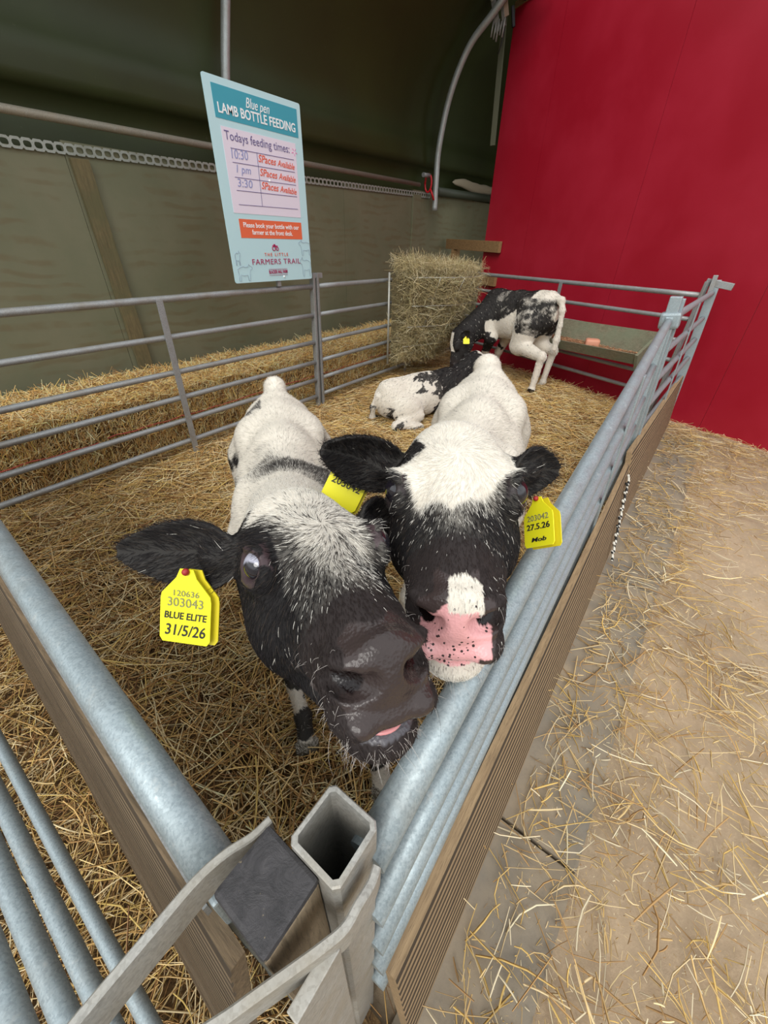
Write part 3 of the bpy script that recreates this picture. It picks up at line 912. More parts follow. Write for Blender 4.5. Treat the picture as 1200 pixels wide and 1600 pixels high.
V = np.concatenate([V, V2]); F = np.concatenate([F, F2 + (n * 12)]); C = np.concatenate([C, C2])
tag(np_mesh('hay', V, F, C, M_STRAW), 'greenish dry hay packed in the wire rack', 'hay', kind='stuff')
# dark core so no light shows through
bm = bmesh.new()
rows = []
for i in range(9):
    u = .02 + .96 * i / 8; r = []
    for k in range(9):
        f = hay_front(u, k / 8 * .98); r.append(bm.verts.new((f.x, min(f.y + .045, 2.45), f.z)))
    for k in range(9):
        f = hay_front(u, 1 - k / 8 * .98); r.append(bm.verts.new((f.x, 2.47, f.z)))
    rows.append(r)
for a, b in zip(rows, rows[1:]):
    for k in range(18): bm.faces.new((a[k], a[(k + 1) % 18], b[(k + 1) % 18], b[k]))
bm.faces.new(rows[0]); bm.faces.new(rows[-1])
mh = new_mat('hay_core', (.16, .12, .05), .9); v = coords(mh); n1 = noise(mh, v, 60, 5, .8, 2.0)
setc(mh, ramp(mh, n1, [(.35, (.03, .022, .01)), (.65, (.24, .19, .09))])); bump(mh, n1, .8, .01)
tag(obj('hay_wad', bm, mh), 'dense inner wad of hay inside the wire rack', 'hay', kind='stuff')

# ------------------------------------------------------------------ trough
e = empty('feed_trough', 'grey weathered wooden feed trough hung on the fence by the red wall', 'trough', tuple(bk(.9, .42)))
NB = Vector((-1, 0.44, 0)).normalized()
def tp(t, off, z): return bk(t, z) + NB * off
t0, t1 = .16, 1.60
def slab4(pts_a, pts_b, name, mat):
    """extruded quad profile from end a to end b"""
    bm = bmesh.new()
    a = [bm.verts.new(p) for p in pts_a]; b = [bm.verts.new(p) for p in pts_b]
    n_ = len(a)
    for k in range(n_): bm.faces.new((a[k], a[(k + 1) % n_], b[(k + 1) % n_], b[k]))
    bm.faces.new(a); bm.faces.new(b[::-1])
    return obj(name, bm, mat, e)
dz0, dz1 = .03, -.005
slab4([tp(t0, .035, .655 + dz0), tp(t0, .055, .655 + dz0), tp(t0, .125, .44 + dz0), tp(t0, .105, .43 + dz0)], [tp(t1, .035, .65 + dz1), tp(t1, .055, .65 + dz1), tp(t1, .125, .44 + dz1), tp(t1, .105, .43 + dz1)], 'back_board', M_TROUGH)
slab4([tp(t0, .265, .505 + dz0), tp(t0, .287, .505 + dz0), tp(t0, .24, .42 + dz0), tp(t0, .22, .42 + dz0)], [tp(t1, .265, .495 + dz1), tp(t1, .287, .495 + dz1), tp(t1, .24, .41 + dz1), tp(t1, .22, .41 + dz1)], 'front_board', M_TROUGH)
slab4([tp(t0, .105, .445 + dz0), tp(t0, .235, .445 + dz0), tp(t0, .235, .42 + dz0), tp(t0, .105, .42 + dz0)], [tp(t1, .105, .44 + dz1), tp(t1, .235, .44 + dz1), tp(t1, .235, .41 + dz1), tp(t1, .105, .41 + dz1)], 'bottom_board', M_TROUGH)
for t in (t0 - .022, t1):
    slab4([tp(t, .03, .70), tp(t, .15, .63), tp(t, .292, .53), tp(t, .25, .42), tp(t, .10, .42)], [tp(t + .022, .03, .70), tp(t + .022, .15, .63), tp(t + .022, .292, .53), tp(t + .022, .25, .42), tp(t + .022, .10, .42)], 'end_board', M_TROUGH)
slab4([tp(.80, .06, .64), tp(.83, .06, .64), tp(.83, .13, .46), tp(.80, .13, .46)], [tp(.80, .045, .655), tp(.83, .045, .655), tp(.83, .125, .45), tp(.80, .125, .45)], 'divider', M_TROUGH)
# feed pellets and block
n = 2600
T = RNG.uniform(t0 + .05, t1 - .1, n); O = RNG.uniform(.12, .25, n)
P = np.array([tuple(tp(T[i], O[i], .495 + .03 * RNG.random())) for i in range(n)])
V, F, C = strands(P, RNG.uniform(0, 6.28, n), RNG.normal(0, .3, n), RNG.uniform(.008, .03, n), RNG.uniform(.004, .007, n), pal(np.array([(.45, .2, .11), (.55, .3, .15), (.36, .2, .1)]), n), .05)
tag(np_mesh('feed_pellets', V, F, C, M_STRAW), 'reddish brown feed lying in the wooden trough', 'feed', kind='stuff')
bm = bmesh.new()
add_box(bm, (-.055, -.06, -.025), (.055, .06, .05), Matrix.Translation(tp(.60, .185, .515)) @ Matrix.Rotation(.3, 4, 'Z'), .02)
tag(obj('mineral_lick', bm, new_mat('pink_lick', (.62, .27, .17), .6), smooth=True), 'pinkish mineral lick block lying in the trough', 'lick')

# ------------------------------------------------------------------ sign
M_SIGNBG = new_mat('sign_pale_blue', (0.52, 0.76, 0.80), .35)
e = empty('feeding_sign', 'pale blue lamb bottle feeding sign above the left fence', 'sign', (2.12, YF - .03, 1.02))
SX0, SX1, SZ0, SZ1 = 1.785, 2.462, 1.020, 1.957
SY = YF - .038
bm = bmesh.new()
N = 6; rad = .012; pts = []
for cx, cz, a0 in ((SX1 - rad, SZ1 - rad, 0), (SX0 + rad, SZ1 - rad, 90), (SX0 + rad, SZ0 + rad, 180), (SX1 - rad, SZ0 + rad, 270)):
    for k in range(N + 1):
        a = radians(a0 + 90 * k / N); pts.append((cx + rad * cos(a), cz + rad * sin(a)))
fa = [bm.verts.new((x, SY, z)) for x, z in pts]; fb = [bm.verts.new((x, SY + .006, z)) for x, z in pts]
bm.faces.new(fa); bm.faces.new(fb[::-1])
for k in range(len(pts)): bm.faces.new((fa[k], fb[k], fb[(k + 1) % len(pts)], fa[(k + 1) % len(pts)]))
obj('panel', bm, M_SIGNBG, e)
SWd, SHt = SX1 - SX0, SZ1 - SZ0
def S(u, v, d=.001): return Vector((SX0 + SWd * u, SY - d, SZ1 - SHt * v))
def srect(name, u0, v0, u1, v1, mat, d=.0012):
    bm = bmesh.new()
    a = S(u0, v0, d); b = S(u1, v1, d)
    add_box(bm, (a.x, a.y, b.z), (b.x, SY + .0005, a.z))
    return obj(name, bm, mat, e)
srect('title_band', .068, .032, .955, .173, new_mat('sign_teal', (0.055, 0.36, 0.46), .4))
srect('writing_area', .10, .205, .905, .611, new_mat('sign_white', (0.80, 0.74, 0.84), .35))
srect('notice_band', .14, .640, .90, .742, new_mat('sign_orange', (0.80, 0.16, 0.07), .4))
M_TXW = new_mat('ink_white', (.92, .95, .95), .5); M_TXP = new_mat('ink_purple', (.16, .14, .30), .5); M_TXB = new_mat('ink_faded_blue', (.30, .33, .58), .5)
M_TXO = new_mat('ink_orange', (.80, .13, .06), .5); M_TXR = new_mat('ink_crimson', (.42, .03, .12), .5); M_TXK = new_mat('ink_black', (.02, .02, .02), .5); M_TXPK = new_mat('ink_pink', (.8, .25, .5), .5)
M_TXG = new_mat('ink_grey', (.25, .25, .10), .6)
def text(s, p, size, mat, parent, rot, wscale=1.0, shear=0.0, spacing=1.0, bold=0.0, name='lettering', align='CENTER', width=None):
    cu = bpy.data.curves.new(name, 'FONT')
    cu.body = s; cu.size = size; cu.align_x = align; cu.align_y = 'CENTER'
    cu.shear = shear; cu.space_character = spacing; cu.offset = bold; cu.extrude = .0004
    cu.resolution_u = 3
    cu.materials.append(mat)
    o = bpy.data.objects.new(name, cu); COL.objects.link(o)
    M = Matrix.Translation(p) @ rot
    if width is not None:
        bpy.context.view_layer.update()
        w = o.dimensions.x
        wscale = width / max(w, 1e-6)
    o.matrix_world = M @ Matrix.Diagonal((wscale, 1, 1, 1))
    bpy.context.view_layer.update()
    me = bpy.data.meshes.new_from_object(o.evaluated_get(bpy.context.evaluated_depsgraph_get()))
    mw = o.matrix_world.copy(); bpy.data.objects.remove(o, do_unlink=True)
    me.transform(mw)
    return link_mesh(name, me, mat, parent)
RS = Matrix.Rotation(pi / 2, 4, 'X')
def st(s, u, v, size, mat, width, **k):
    tilt = k.pop('tilt', 0)
    return text(s, S(u, v, .0022), size, mat, e, RS @ Matrix.Rotation(tilt, 4, 'Z'), width=width * SWd, **k)
st('Blue pen', .50, .076, .062, M_TXW, .25, shear=.35)
st('LAMB BOTTLE FEEDING', .51, .130, .058, M_TXW, .82, bold=.0010)
st('Todays feeding times:', .475, .243, .056, M_TXP, .70)
st('10:30', .24, .322, .060, M_TXB, .17, shear=.1, tilt=.03)
st('1 pm', .26, .390, .052, M_TXB, .15, shear=.2)
st('3:30', .26, .458, .054, M_TXB, .16, shear=.1)
for i, vv in enumerate((.322, .390, .457)):
    st('SPaces', .54, vv + .0, .050, M_TXO, .20, shear=.25, tilt=-.02, bold=.0004)
    st('Available', .765, vv + .006, .044, M_TXO, .21, shear=.3, tilt=-.04, bold=.0004)
for vv in (.292, .357, .427, .491, .562):
    bm = bmesh.new(); a = S(.165, vv + .004, .002); b = S(.87, vv, .002)
    add_bar(bm, a, b, .0012, .0026); obj('ruled_line', bm, M_TXP, e)
bm = bmesh.new(); add_bar(bm, S(.435, .292, .002), S(.425, .566, .002), .0012, .0026, Vector((1, 0, 0))); obj('ruled_line', bm, M_TXP, e)
for a_ in range(5):
    an = a_ * 2 * pi / 5 + .3
    bm = bmesh.new(); add_bar(bm, S(.885 + .012 * cos(an), .25 + .008 * sin(an), .002), S(.885 + .035 * cos(an), .25 + .020 * sin(an), .002), .0012, .0035); obj('doodle_stroke', bm, M_TXPK, e)
st('Please book your bottle with our', .52, .672, .036, M_TXW, .68, bold=.0004)
st('farmer at the front desk.', .52, .710, .036, M_TXW, .50, bold=.0004)
st('THE LITTLE', .53, .837, .026, M_TXO, .30, spacing=1.6, bold=.0003)
st('FARMERS TRAIL', .53, .880, .044, M_TXR, .62, spacing=1.1)
st('BLACKER HALL FARM', .53, .943, .028, M_TXR, .24, bold=.0008)
for vv in (.925, .962):
    bm = bmesh.new(); add_bar(bm, S(.41, vv, .002), S(.65, vv, .002), .0012, .0016); obj('ruled_line', bm, M_TXR, e)
# tiny tractor emblem
bm = bmesh.new()
for (u, v, r_) in ((.505, .798, .013), (.548, .801, .009)):
    c_ = S(u, v, .002)
    add_tube(bm, [c_ + Vector((r_ * cos(a), 0, r_ * sin(a))) for a in [2 * pi * k / 16 for k in range(17)]], .0026, 6)
add_bar(bm, S(.49, .785, .002), S(.555, .788, .002), .002, .010)
add_bar(bm, S(.515, .774, .002), S(.515, .788, .002), .002, .014, Vector((1, 0, 0)))
obj('tractor_emblem', bm, M_TXR, e)
def outline(name, pts, u, v, s):
    bm = bmesh.new()
    add_tube(bm, [S(u + px * s, v - py * s * SWd / SHt, .002) for px, py in pts], .0009, 4)
    obj(name, bm, new_mat('ink_line', (.30, .36, .48), .5), e)
sheep = [(-.9, 0), (-.9, -.7), (-.7, -.7), (-.65, -.1), (-.2, -.2), (.3, -.15), (.35, -.7), (.55, -.7), (.6, 0), (.7, .35), (.95, .4), (1.0, .6), (.7, .75), (.55, .9), (.45, .65), (.1, .6), (-.2, .68), (-.6, .6), (-.95, .45), (-.9, 0)]
outline('sheep_outline', sheep, .125, .945, .085)
outline('cow_outline', [(-x, y) for x, y in sheep if x < 2], .925, .80, .085)
outline('cow_outline', [(-x * .9, y * 1.3) for x, y in sheep], .915, .925, .085)
outline('lamb_outline', [(x * .5, y * 1.2) for x, y in sheep], .065, .86, .06)
for (u, v) in ((.545, .425), (.60, .975)):
    bm = bmesh.new(); c_ = S(u, v, .001)
    bmesh.ops.create_uvsphere(bm, u_segments=12, v_segments=8, radius=.0065, matrix=Matrix.Translation(c_))
    obj('screw_cap', bm, M_TXW, e, smooth=True)
# batten carrying the sign
bm = bmesh.new(); add_bar(bm, (2.15, SY + .018, .985), (2.15, SY + .018, 1.90), .03, .02, Vector((0, 1, 0)))
obj('support_batten', bm, M_GALV_OLD, e)
HEAD_L = [-2.011, -0.3621, -0.1094, 0.2233, 0.2469, 0.9627, 0.93]
HEAD_R = [-2.6404, -0.0844, 0.0756, 0.4266, 0.1913, 0.9666, 1.07]
HAIR_N = 110000
# ------------------------------------------------------------------ calves: implicit surfaces meshed by surface nets
def rotz_y_x(a, b, c):
    ca, sa, cb, sb, cc, sc_ = cos(a), sin(a), cos(b), sin(b), cos(c), sin(c)
    return np.array([[ca, -sa, 0], [sa, ca, 0], [0, 0, 1]]) @ np.array([[cb, 0, sb], [0, 1, 0], [-sb, 0, cb]]) @ np.array([[1, 0, 0], [0, cc, -sc_], [0, sc_, cc]])

class Field:
    def __init__(s, axes):
        s.ax = [np.asarray(a, np.float64) for a in axes]
        s.f = np.full([len(a) for a in s.ax], 0.2, np.float32)
    def box(s, lo, hi):
        sl = []
        for a, l, h in zip(s.ax, lo, hi):
            i = max(0, np.searchsorted(a, l) - 1); j = min(len(a), np.searchsorted(a, h) + 1)
            if j - i < 1: return None
            sl.append(slice(i, j))
        return tuple(sl)
    def pts(s, sl):
        return np.stack(np.meshgrid(*[a[k] for a, k in zip(s.ax, sl)], indexing='ij'), -1)
    def apply(s, sdf, lo, hi, k, mode):
        sl = s.box(lo, hi)
        if sl is None: return
        d = sdf(s.pts(sl)).astype(np.float32); f = s.f[sl]
        if mode == 'add':
            h = np.clip(.5 + .5 * (f - d) / k, 0, 1)
            s.f[sl] = f * (1 - h) + d * h - k * h * (1 - h)
        else:
            d = -d
            h = np.clip(.5 - .5 * (f - d) / k, 0, 1)
            s.f[sl] = f * (1 - h) + d * h + k * h * (1 - h)

def d_ell(P, c, R, r):
    q = (P - c) @ R; r = np.asarray(r)
    k0 = np.sqrt(((q / r) ** 2).sum(-1)); k1 = np.sqrt(((q / r ** 2) ** 2).sum(-1)) + 1e-9
    return k0 * (k0 - 1) / k1
def d_cone(P, a, b, ra, rb):
    ab = b - a; t = np.clip(((P - a) @ ab) / (ab @ ab), 0, 1)
    return np.sqrt((((P - a) - t[..., None] * ab) ** 2).sum(-1)) - (ra + (rb - ra) * t)

class Prims:
    """collects primitives in a frame (R, t, s) and plays them into a field"""
    def __init__(s): s.L = []
    def ell(s, fr, c, r, k=.012, rot=None, mode='add'):
        R, t, sc_ = fr; c = R @ (np.array(c, float) * sc_) + t; RR = R if rot is None else R @ rot
        r = np.array(r, float) * sc_; k = k * sc_; m = r.max() + k + .02
        s.L.append((lambda P, c=c, RR=RR, r=r: d_ell(P, c, RR, r), c - m, c + m, k, mode))
    def cone(s, fr, a, b, ra, rb, k=.02, mode='add'):
        R, t, sc_ = fr; a = R @ (np.array(a, float) * sc_) + t; b = R @ (np.array(b, float) * sc_) + t
        ra *= sc_; rb *= sc_; k = k * sc_; m = max(ra, rb) + k + .02
        s.L.append((lambda P, a=a, b=b, ra=ra, rb=rb: d_cone(P, a, b, ra, rb), np.minimum(a, b) - m, np.maximum(a, b) + m, k, mode))
    def fn(s, f, lo, hi, k, mode='add'): s.L.append((f, np.array(lo), np.array(hi), k, mode))
    def play(s, F):
        for f, lo, hi, k, mode in s.L: F.apply(f, lo, hi, k, mode)

def axis_vals(lo, hi, flo, fhi, fine, coarse):
    a = [lo]
    while a[-1] < hi:
        x = a[-1]
        if flo <= x <= fhi: h = fine
        else:
            d = (flo - x) if x < flo else (x - fhi)
            h = min(coarse, fine + d * .18)
            if x < flo: h = min(h, max(fine, (flo - x)))
        a.append(x + h)
    return np.array(a)

def surface_net(F):
    f = F.f; nx, ny, nz = f.shape
    ins = f < 0
    vid = -np.ones((nx - 1, ny - 1, nz - 1), np.int64)
    cs = [ins[i:nx - 1 + i, j:ny - 1 + j, k:nz - 1 + k] for i in (0, 1) for j in (0, 1) for k in (0, 1)]
    sm = sum(c.astype(np.int8) for c in cs)
    act = np.argwhere((sm > 0) & (sm < 8))
    vid[act[:, 0], act[:, 1], act[:, 2]] = np.arange(len(act))
    acc = np.zeros((len(act), 3)); cnt = np.zeros(len(act))
    corners = [(i, j, k) for i in (0, 1) for j in (0, 1) for k in (0, 1)]
    co = {}
    for c in corners:
        i, j, k = act[:, 0] + c[0], act[:, 1] + c[1], act[:, 2] + c[2]
        co[c] = (f[i, j, k], np.stack([F.ax[0][i], F.ax[1][j], F.ax[2][k]], 1))
    for a in corners:
        for d in range(3):
            if a[d] == 0:
                b = list(a); b[d] = 1; b = tuple(b)
                fa, pa = co[a]; fb, pb = co[b]
                m = (fa < 0) != (fb < 0)
                t = np.where(m, fa / np.where(m, fa - fb, 1), 0)
                acc += np.where(m[:, None], pa + (pb - pa) * t[:, None], 0); cnt += m
    V = acc / cnt[:, None]
    Q = []
    for d in range(3):
        sl_a = [slice(1, -1)] * 3; sl_b = [slice(1, -1)] * 3
        sl_a[d] = slice(0, f.shape[d] - 1); sl_b[d] = slice(1, f.shape[d])
        A = ins[tuple(sl_a)]; B = ins[tuple(sl_b)]
        e = np.argwhere(A != B); fl = A[e[:, 0], e[:, 1], e[:, 2]]
        off = np.array([1, 1, 1]); off[d] = 0
        e = e + off
        u, v = [(1, 2), (2, 0), (0, 1)][d]
        def g(du, dv):
            q = e.copy(); q[:, u] -= du; q[:, v] -= dv
            return vid[q[:, 0], q[:, 1], q[:, 2]]
        a, b, c, dd = g(1, 1), g(0, 1), g(0, 0), g(1, 0)
        q = np.stack([a, b, c, dd], 1); q[~fl] = q[~fl][:, ::-1]
        Q.append(q)
    Q = np.concatenate(Q); Q = Q[(Q >= 0).all(1)]
    return V, Q

def keep_largest(V, Q):
    lab = np.arange(len(V))
    for _ in range(400):
        m = lab[Q].min(1)
        new = lab.copy(); np.minimum.at(new, Q.ravel(), np.repeat(m, 4))
        new = new[new]
        if (new == lab).all(): break
        lab = new
    u, c = np.unique(lab, return_counts=True); big = u[np.argmax(c)]
    kv = lab == big; idx = np.cumsum(kv) - 1
    Q = Q[kv[Q].all(1)]
    return V[kv], idx[Q]

# ---- head in its own frame: x to the nose, y to the animal's left, z up; origin between the eyes
def head_prims(P, fr, ears, detail=True):
    e = P.ell; c = P.cone
    e(fr, (-.056, 0, -.012), (.092, .084, .070), .02)
    e(fr, (-.045, 0, .010), (.070, .064, .046), .02)
    e(fr, (-.092, 0, .030), (.036, .048, .034), .025)
    e(fr, (.066, 0, -.044), (.115, .050, .050), .02)
    c(fr, (-.010, 0, .008), (.128, 0, -.030), .037, .025, .022)
    for s in (1, -1):
        e(fr, (-.015, .052 * s, -.062), (.078, .034, .054), .02)
        c(fr, (-.050, .042 * s, -.096), (.110, .014 * s, -.104), .034, .021, .02)
        e(fr, (.004, .0665 * s, .010), (.036, .0175, .025), .026)
        e(fr, (.060, .038 * s, -.048), (.065, .018, .034), .02)
    # muzzle: blunt wedge whose face looks forwards and up
    e(fr, (.138, 0, -.058), (.042, .048, .044), .014)
    Rm = rotz_y_x(0, .28, 0)
    e(fr, (.158, 0, -.050), (.020, .041, .042), .010, Rm)
    for s in (1, -1):
        e(fr, (.148, .0325 * s, -.046), (.023, .0145, .024), .012)
        e(fr, (.156, .027 * s, -.080), (.030, .022, .016), .008)
    e(fr, (.144, 0, -.113), (.036, .035, .021), .010)
    e(fr, (.168, 0, -.080), (.016, .022, .012), .008)
    if detail:
        for s in (1, -1):
            Rn = rotz_y_x(-.55 * s, -.1, 0)
            # nostril: opening plus the comma cut running outwards and up
            e(fr, (.172, .0290 * s, -.043), (.036, .0135, .0155), .004, Rn, 'sub')
            e(fr, (.162, .040 * s, -.035), (.024, .0065, .0110), .004, rotz_y_x(-.9 * s, 0, .45 * s), 'sub')
            e(fr, (.152, .050 * s, -.031), (.016, .0035, .008), .004, rotz_y_x(-1.1 * s, 0, .6 * s), 'sub')
            c(fr, (.158, .042 * s, -.0255), (.172, .021 * s, -.033), .0035, .0035, .010)
            # eye socket and lids
            Re = rotz_y_x(.32 * -s, 0, .22 * s)
            e(fr, (.018, .087 * s, .019), (.0215, .0200, .0175), .005, Re, 'sub')
            e(fr, (.010, .073 * s, .0345), (.022, .0065, .0035), .008, Re)
            e(fr, (.012, .0785 * s, -.0040), (.019, .0050, .0028), .006, Re)
        # mouth line
        R, t, sc_ = fr
        def mouth(Pt):
            q = ((Pt - t) @ R) / sc_
            zc = -.0945 + .004 * np.clip((.14 - q[..., 0]) / .06, 0, 1) + 1.2 * q[..., 1] ** 2
            d = np.maximum(np.abs(q[..., 2] - zc) - .0020, .075 - q[..., 0])
            inner = .030 - np.sqrt(((q[..., 0] - .140) / 1.0) ** 2 + q[..., 1] ** 2)
            return np.maximum(d, inner * 1.0) * sc_
        cc = R @ (np.array([.14, 0, -.09]) * sc_) + t
        P.fn(mouth, cc - .09, cc + .09, .003, 'sub')
        # philtrum
        c(fr, (.188, 0, -.056), (.188, 0, -.090), .0016, .0016, .004, 'sub')
    for er in ears:
        ear_prim(P, fr, er)

def ear_frame(er):
    b = np.array(er['base'], float); tip = np.array(er['tip'], float); n = np.array(er['open'], float)
    L = np.linalg.norm(tip - b); e1 = (tip - b) / L
    n = n - e1 * (n @ e1); n /= np.linalg.norm(n); e2 = np.cross(n, e1)
    return b, e1, e2, n, L
def ear_width(u, W): return W * np.clip(np.sin(np.clip(u, 0, 1) ** .72 * pi * .93 + .16), 0, 1) ** .62
def ear_prim(P, fr, er):
    b, e1, e2, n, L = ear_frame(er); W = er.get('w', .042); TH = er.get('th', .0032)
    def f(Pt):
        q = Pt - b
        u = (q @ e1); v = (q @ e2); h = (q @ n)
        un = u / L; w = ear_width(un, W) + 1e-4
        vn = v / w
        cup = .42 * w * np.abs(vn) ** 2.2 * (1.15 - .6 * np.clip(un, 0, 1)) - .014 * np.sin(np.clip(un, 0, 1) * pi) + .05 * L * np.clip(un - .6, 0, 1) * 0
        d1 = np.abs(h - cup) * .85 - TH
        d2 = (np.abs(v) - w) * .75
        d3 = np.maximum(-u - .01, u - L)
        return np.maximum(np.maximum(d1, d2), d3)
    lo = np.minimum(b, b + e1 * L) - .07; hi = np.maximum(b, b + e1 * L) + .07
    P.fn(f, lo, hi, .006)
    # root
    P.L.append((lambda Pt: d_cone(Pt, b - e1 * .025 - n * .012, b + e1 * .028 - n * .006, .026, .017), b - .09, b + .09, .014, 'add'))

def body_prims(P, B):
    """B: dict with W (withers top), T (tailhead top), feet etc."""
    W = np.array(B['W'], float); T = np.array(B['T'], float)
    ax = W - T; ax[2] = 0; D = np.linalg.norm(ax); F = ax / D; S = np.cross([0, 0, 1], F)
    mid = (W + T) / 2; s = B.get('s', 1.0)
    zt = (W[2] + T[2]) / 2
    pitch = (W[2] - T[2]) / D
    def p(f, l, h): return np.array([mid[0], mid[1], 0]) + F * f * D / .72 + S * l * s + np.array([0, 0, zt + h * s + pitch * f * D / .72])
    R = np.stack([F, S, np.array([0, 0, 1.])], 1)
    I = (np.eye(3), np.zeros(3), 1.0)
    wd = B.get('wide', 1.0)
    def E(f, l, h, r, k=.05): P.L.append((lambda Pt, c=p(f, l, h), r=np.array(r) * s: d_ell(Pt, c, R, r), p(f, l, h) - max(r) * s - .08, p(f, l, h) + max(r) * s + .08, k, 'add'))
    def C(a, b, ra, rb, k=.03): P.cone(I, a, b, ra * s, rb * s, k)
    E(.25, 0, -.185, (.17, .120 * wd, .175)); E(0, 0, -.185, (.27, .140 * wd, .160)); E(-.24, 0, -.145, (.16, .125 * wd, .140))
    C(p(.33, 0, -.06), p(0, 0, -.065), .060, .055, .06); C(p(0, 0, -.065), p(-.32, 0, -.055), .055, .050, .06)
    for l in (1, -1):
        E(-.17, .085 * l * wd, -.085, (.07, .045, .045), .07)
        E(-.335, .055 * l * wd, -.10, (.055, .045, .06), .06)
        C(p(-.25, .085 * l, -.20), p(-.20, .100 * l, -.36), .105, .070, .05)
        E(.24, .088 * l * wd, -.16, (.10, .045, .13), .05)
    fp = B['feet']      # front right, front left, hind right, hind left : ground points
    for i, (l, fr_) in enumerate(((-1, 1), (1, 1), (-1, 0), (1, 0))):
        g = np.array([fp[i][0], fp[i][1], fp[i][2] if len(fp[i]) > 2 else 0.0])
        if fr_:
            sh = p(.27, .095 * l, -.20); el = p(.18, .100 * l, -.33)
            fet = g + np.array([0, 0, .085]) - F * .012
            kn = (el * .46 + fet * .54) + F * .035
            C(sh, el, .075, .050); C(el, kn, .046, .029, .02); P.ell(I, kn, np.array((.034, .034, .036)) * s, .015)
            C(kn, fet, .024, .019, .012)
        else:
            st = p(-.19, .100 * l, -.36); fet = g + np.array([0, 0, .085])
            hk = np.array([*(fet[:2] - F[:2] * .055 + (st[:2] - fet[:2]) * .10), .30 * s + g[2]])
            C(st, hk, .062, .030, .03); P.ell(I, hk, np.array((.034, .030, .038)) * s, .015)
            C(hk, fet, .026, .020, .012)
        P.ell(I, fet, np.array((.025, .025, .026)) * s, .012)
        toe = g + F * .028 + np.array([0, 0, .028])
        C(fet, toe, .021, .026, .012)
        for q in (-1, 1):
            P.ell(I, g + F * .045 + S * .013 * q + np.array([0, 0, .020]), np.array((.024, .022, .022)) * s, .006)
    # neck
    nb = B['neck']    # head-side attach point(s)
    C(p(.28, 0, -.10), np.array(nb[0]), .095, B.get('nr', .066), .05)
    C(p(.34, 0, -.20), np.array(nb[1]), .105, B.get('nr', .066) * .95, .05)
    # tail
    tl = [p(-.355, 0, -.035)] + [np.array(q) for q in B['tail']]
    rr = B.get('tailr', [.026, .020, .017, .014, .020, .018])
    for i in range(len(tl) - 1): C(tl[i], tl[i + 1], rr[min(i, 5)], rr[min(i + 1, 5)], .05 if i == 0 else .02)
    return p, F, S

def lying_prims(P, B):
    a = np.array(B['T'], float); b = np.array(B['W'], float)       # rump and chest centres on the straw
    F = b - a; F[2] = 0; F /= np.linalg.norm(F); S = np.cross([0, 0, 1], F); R = np.stack([F, S, np.array([0, 0, 1.])], 1)
    I = (np.eye(3), np.zeros(3), 1.0)
    mid = (a + b) / 2
    def p(f, l, h): return np.array([mid[0], mid[1], .0]) + F * f + S * l + np.array([0, 0, h])
    def E(f, l, h, r, k=.05): P.L.append((lambda Pt, c=p(f, l, h), r=np.array(r): d_ell(Pt, c, R, r), p(f, l, h) - max(r) - .08, p(f, l, h) + max(r) + .08, k, 'add'))
    def C(a, b, ra, rb, k=.03): P.cone(I, a, b, ra, rb, k)
    E(0, 0, .20, (.30, .16, .165)); E(-.26, .02, .19, (.15, .14, .15)); E(.26, 0, .21, (.16, .13, .17))
    C(p(-.32, 0, .30), p(.25, 0, .34), .05, .05, .06)
    g = B.get('side', 1)
    E(-.20, .14 * g, .14, (.13, .075, .115), .04)                    # folded thigh
    C(p(-.12, .18 * g, .10), p(-.34, .215 * g, .06), .045, .032); C(p(-.34, .215 * g, .06), p(-.20, .235 * g, .035), .032, .024); C(p(-.20, .235 * g, .035), p(-.13, .235 * g, .028), .024, .027)
    C(p(.24, .10 * g, .14), p(.12, .17 * g, .06), .055, .035); C(p(.12, .17 * g, .06), p(.30, .18 * g, .035), .033, .024)
    E(-.20, -.13 * g, .12, (.13, .06, .10), .04)
    C(p(.28, 0, .26), np.array(B['neck'][0]), .095, .066, .05); C(p(.32, 0, .22), np.array(B['neck'][1]), .095, .062, .05)
    tl = [p(-.40, 0, .24), p(-.43, .03, .15), p(-.42, .06, .05), p(-.36, .10, .03)]
    for i in range(3): C(tl[i], tl[i + 1], .022, .018, .02)
    return p, F, S

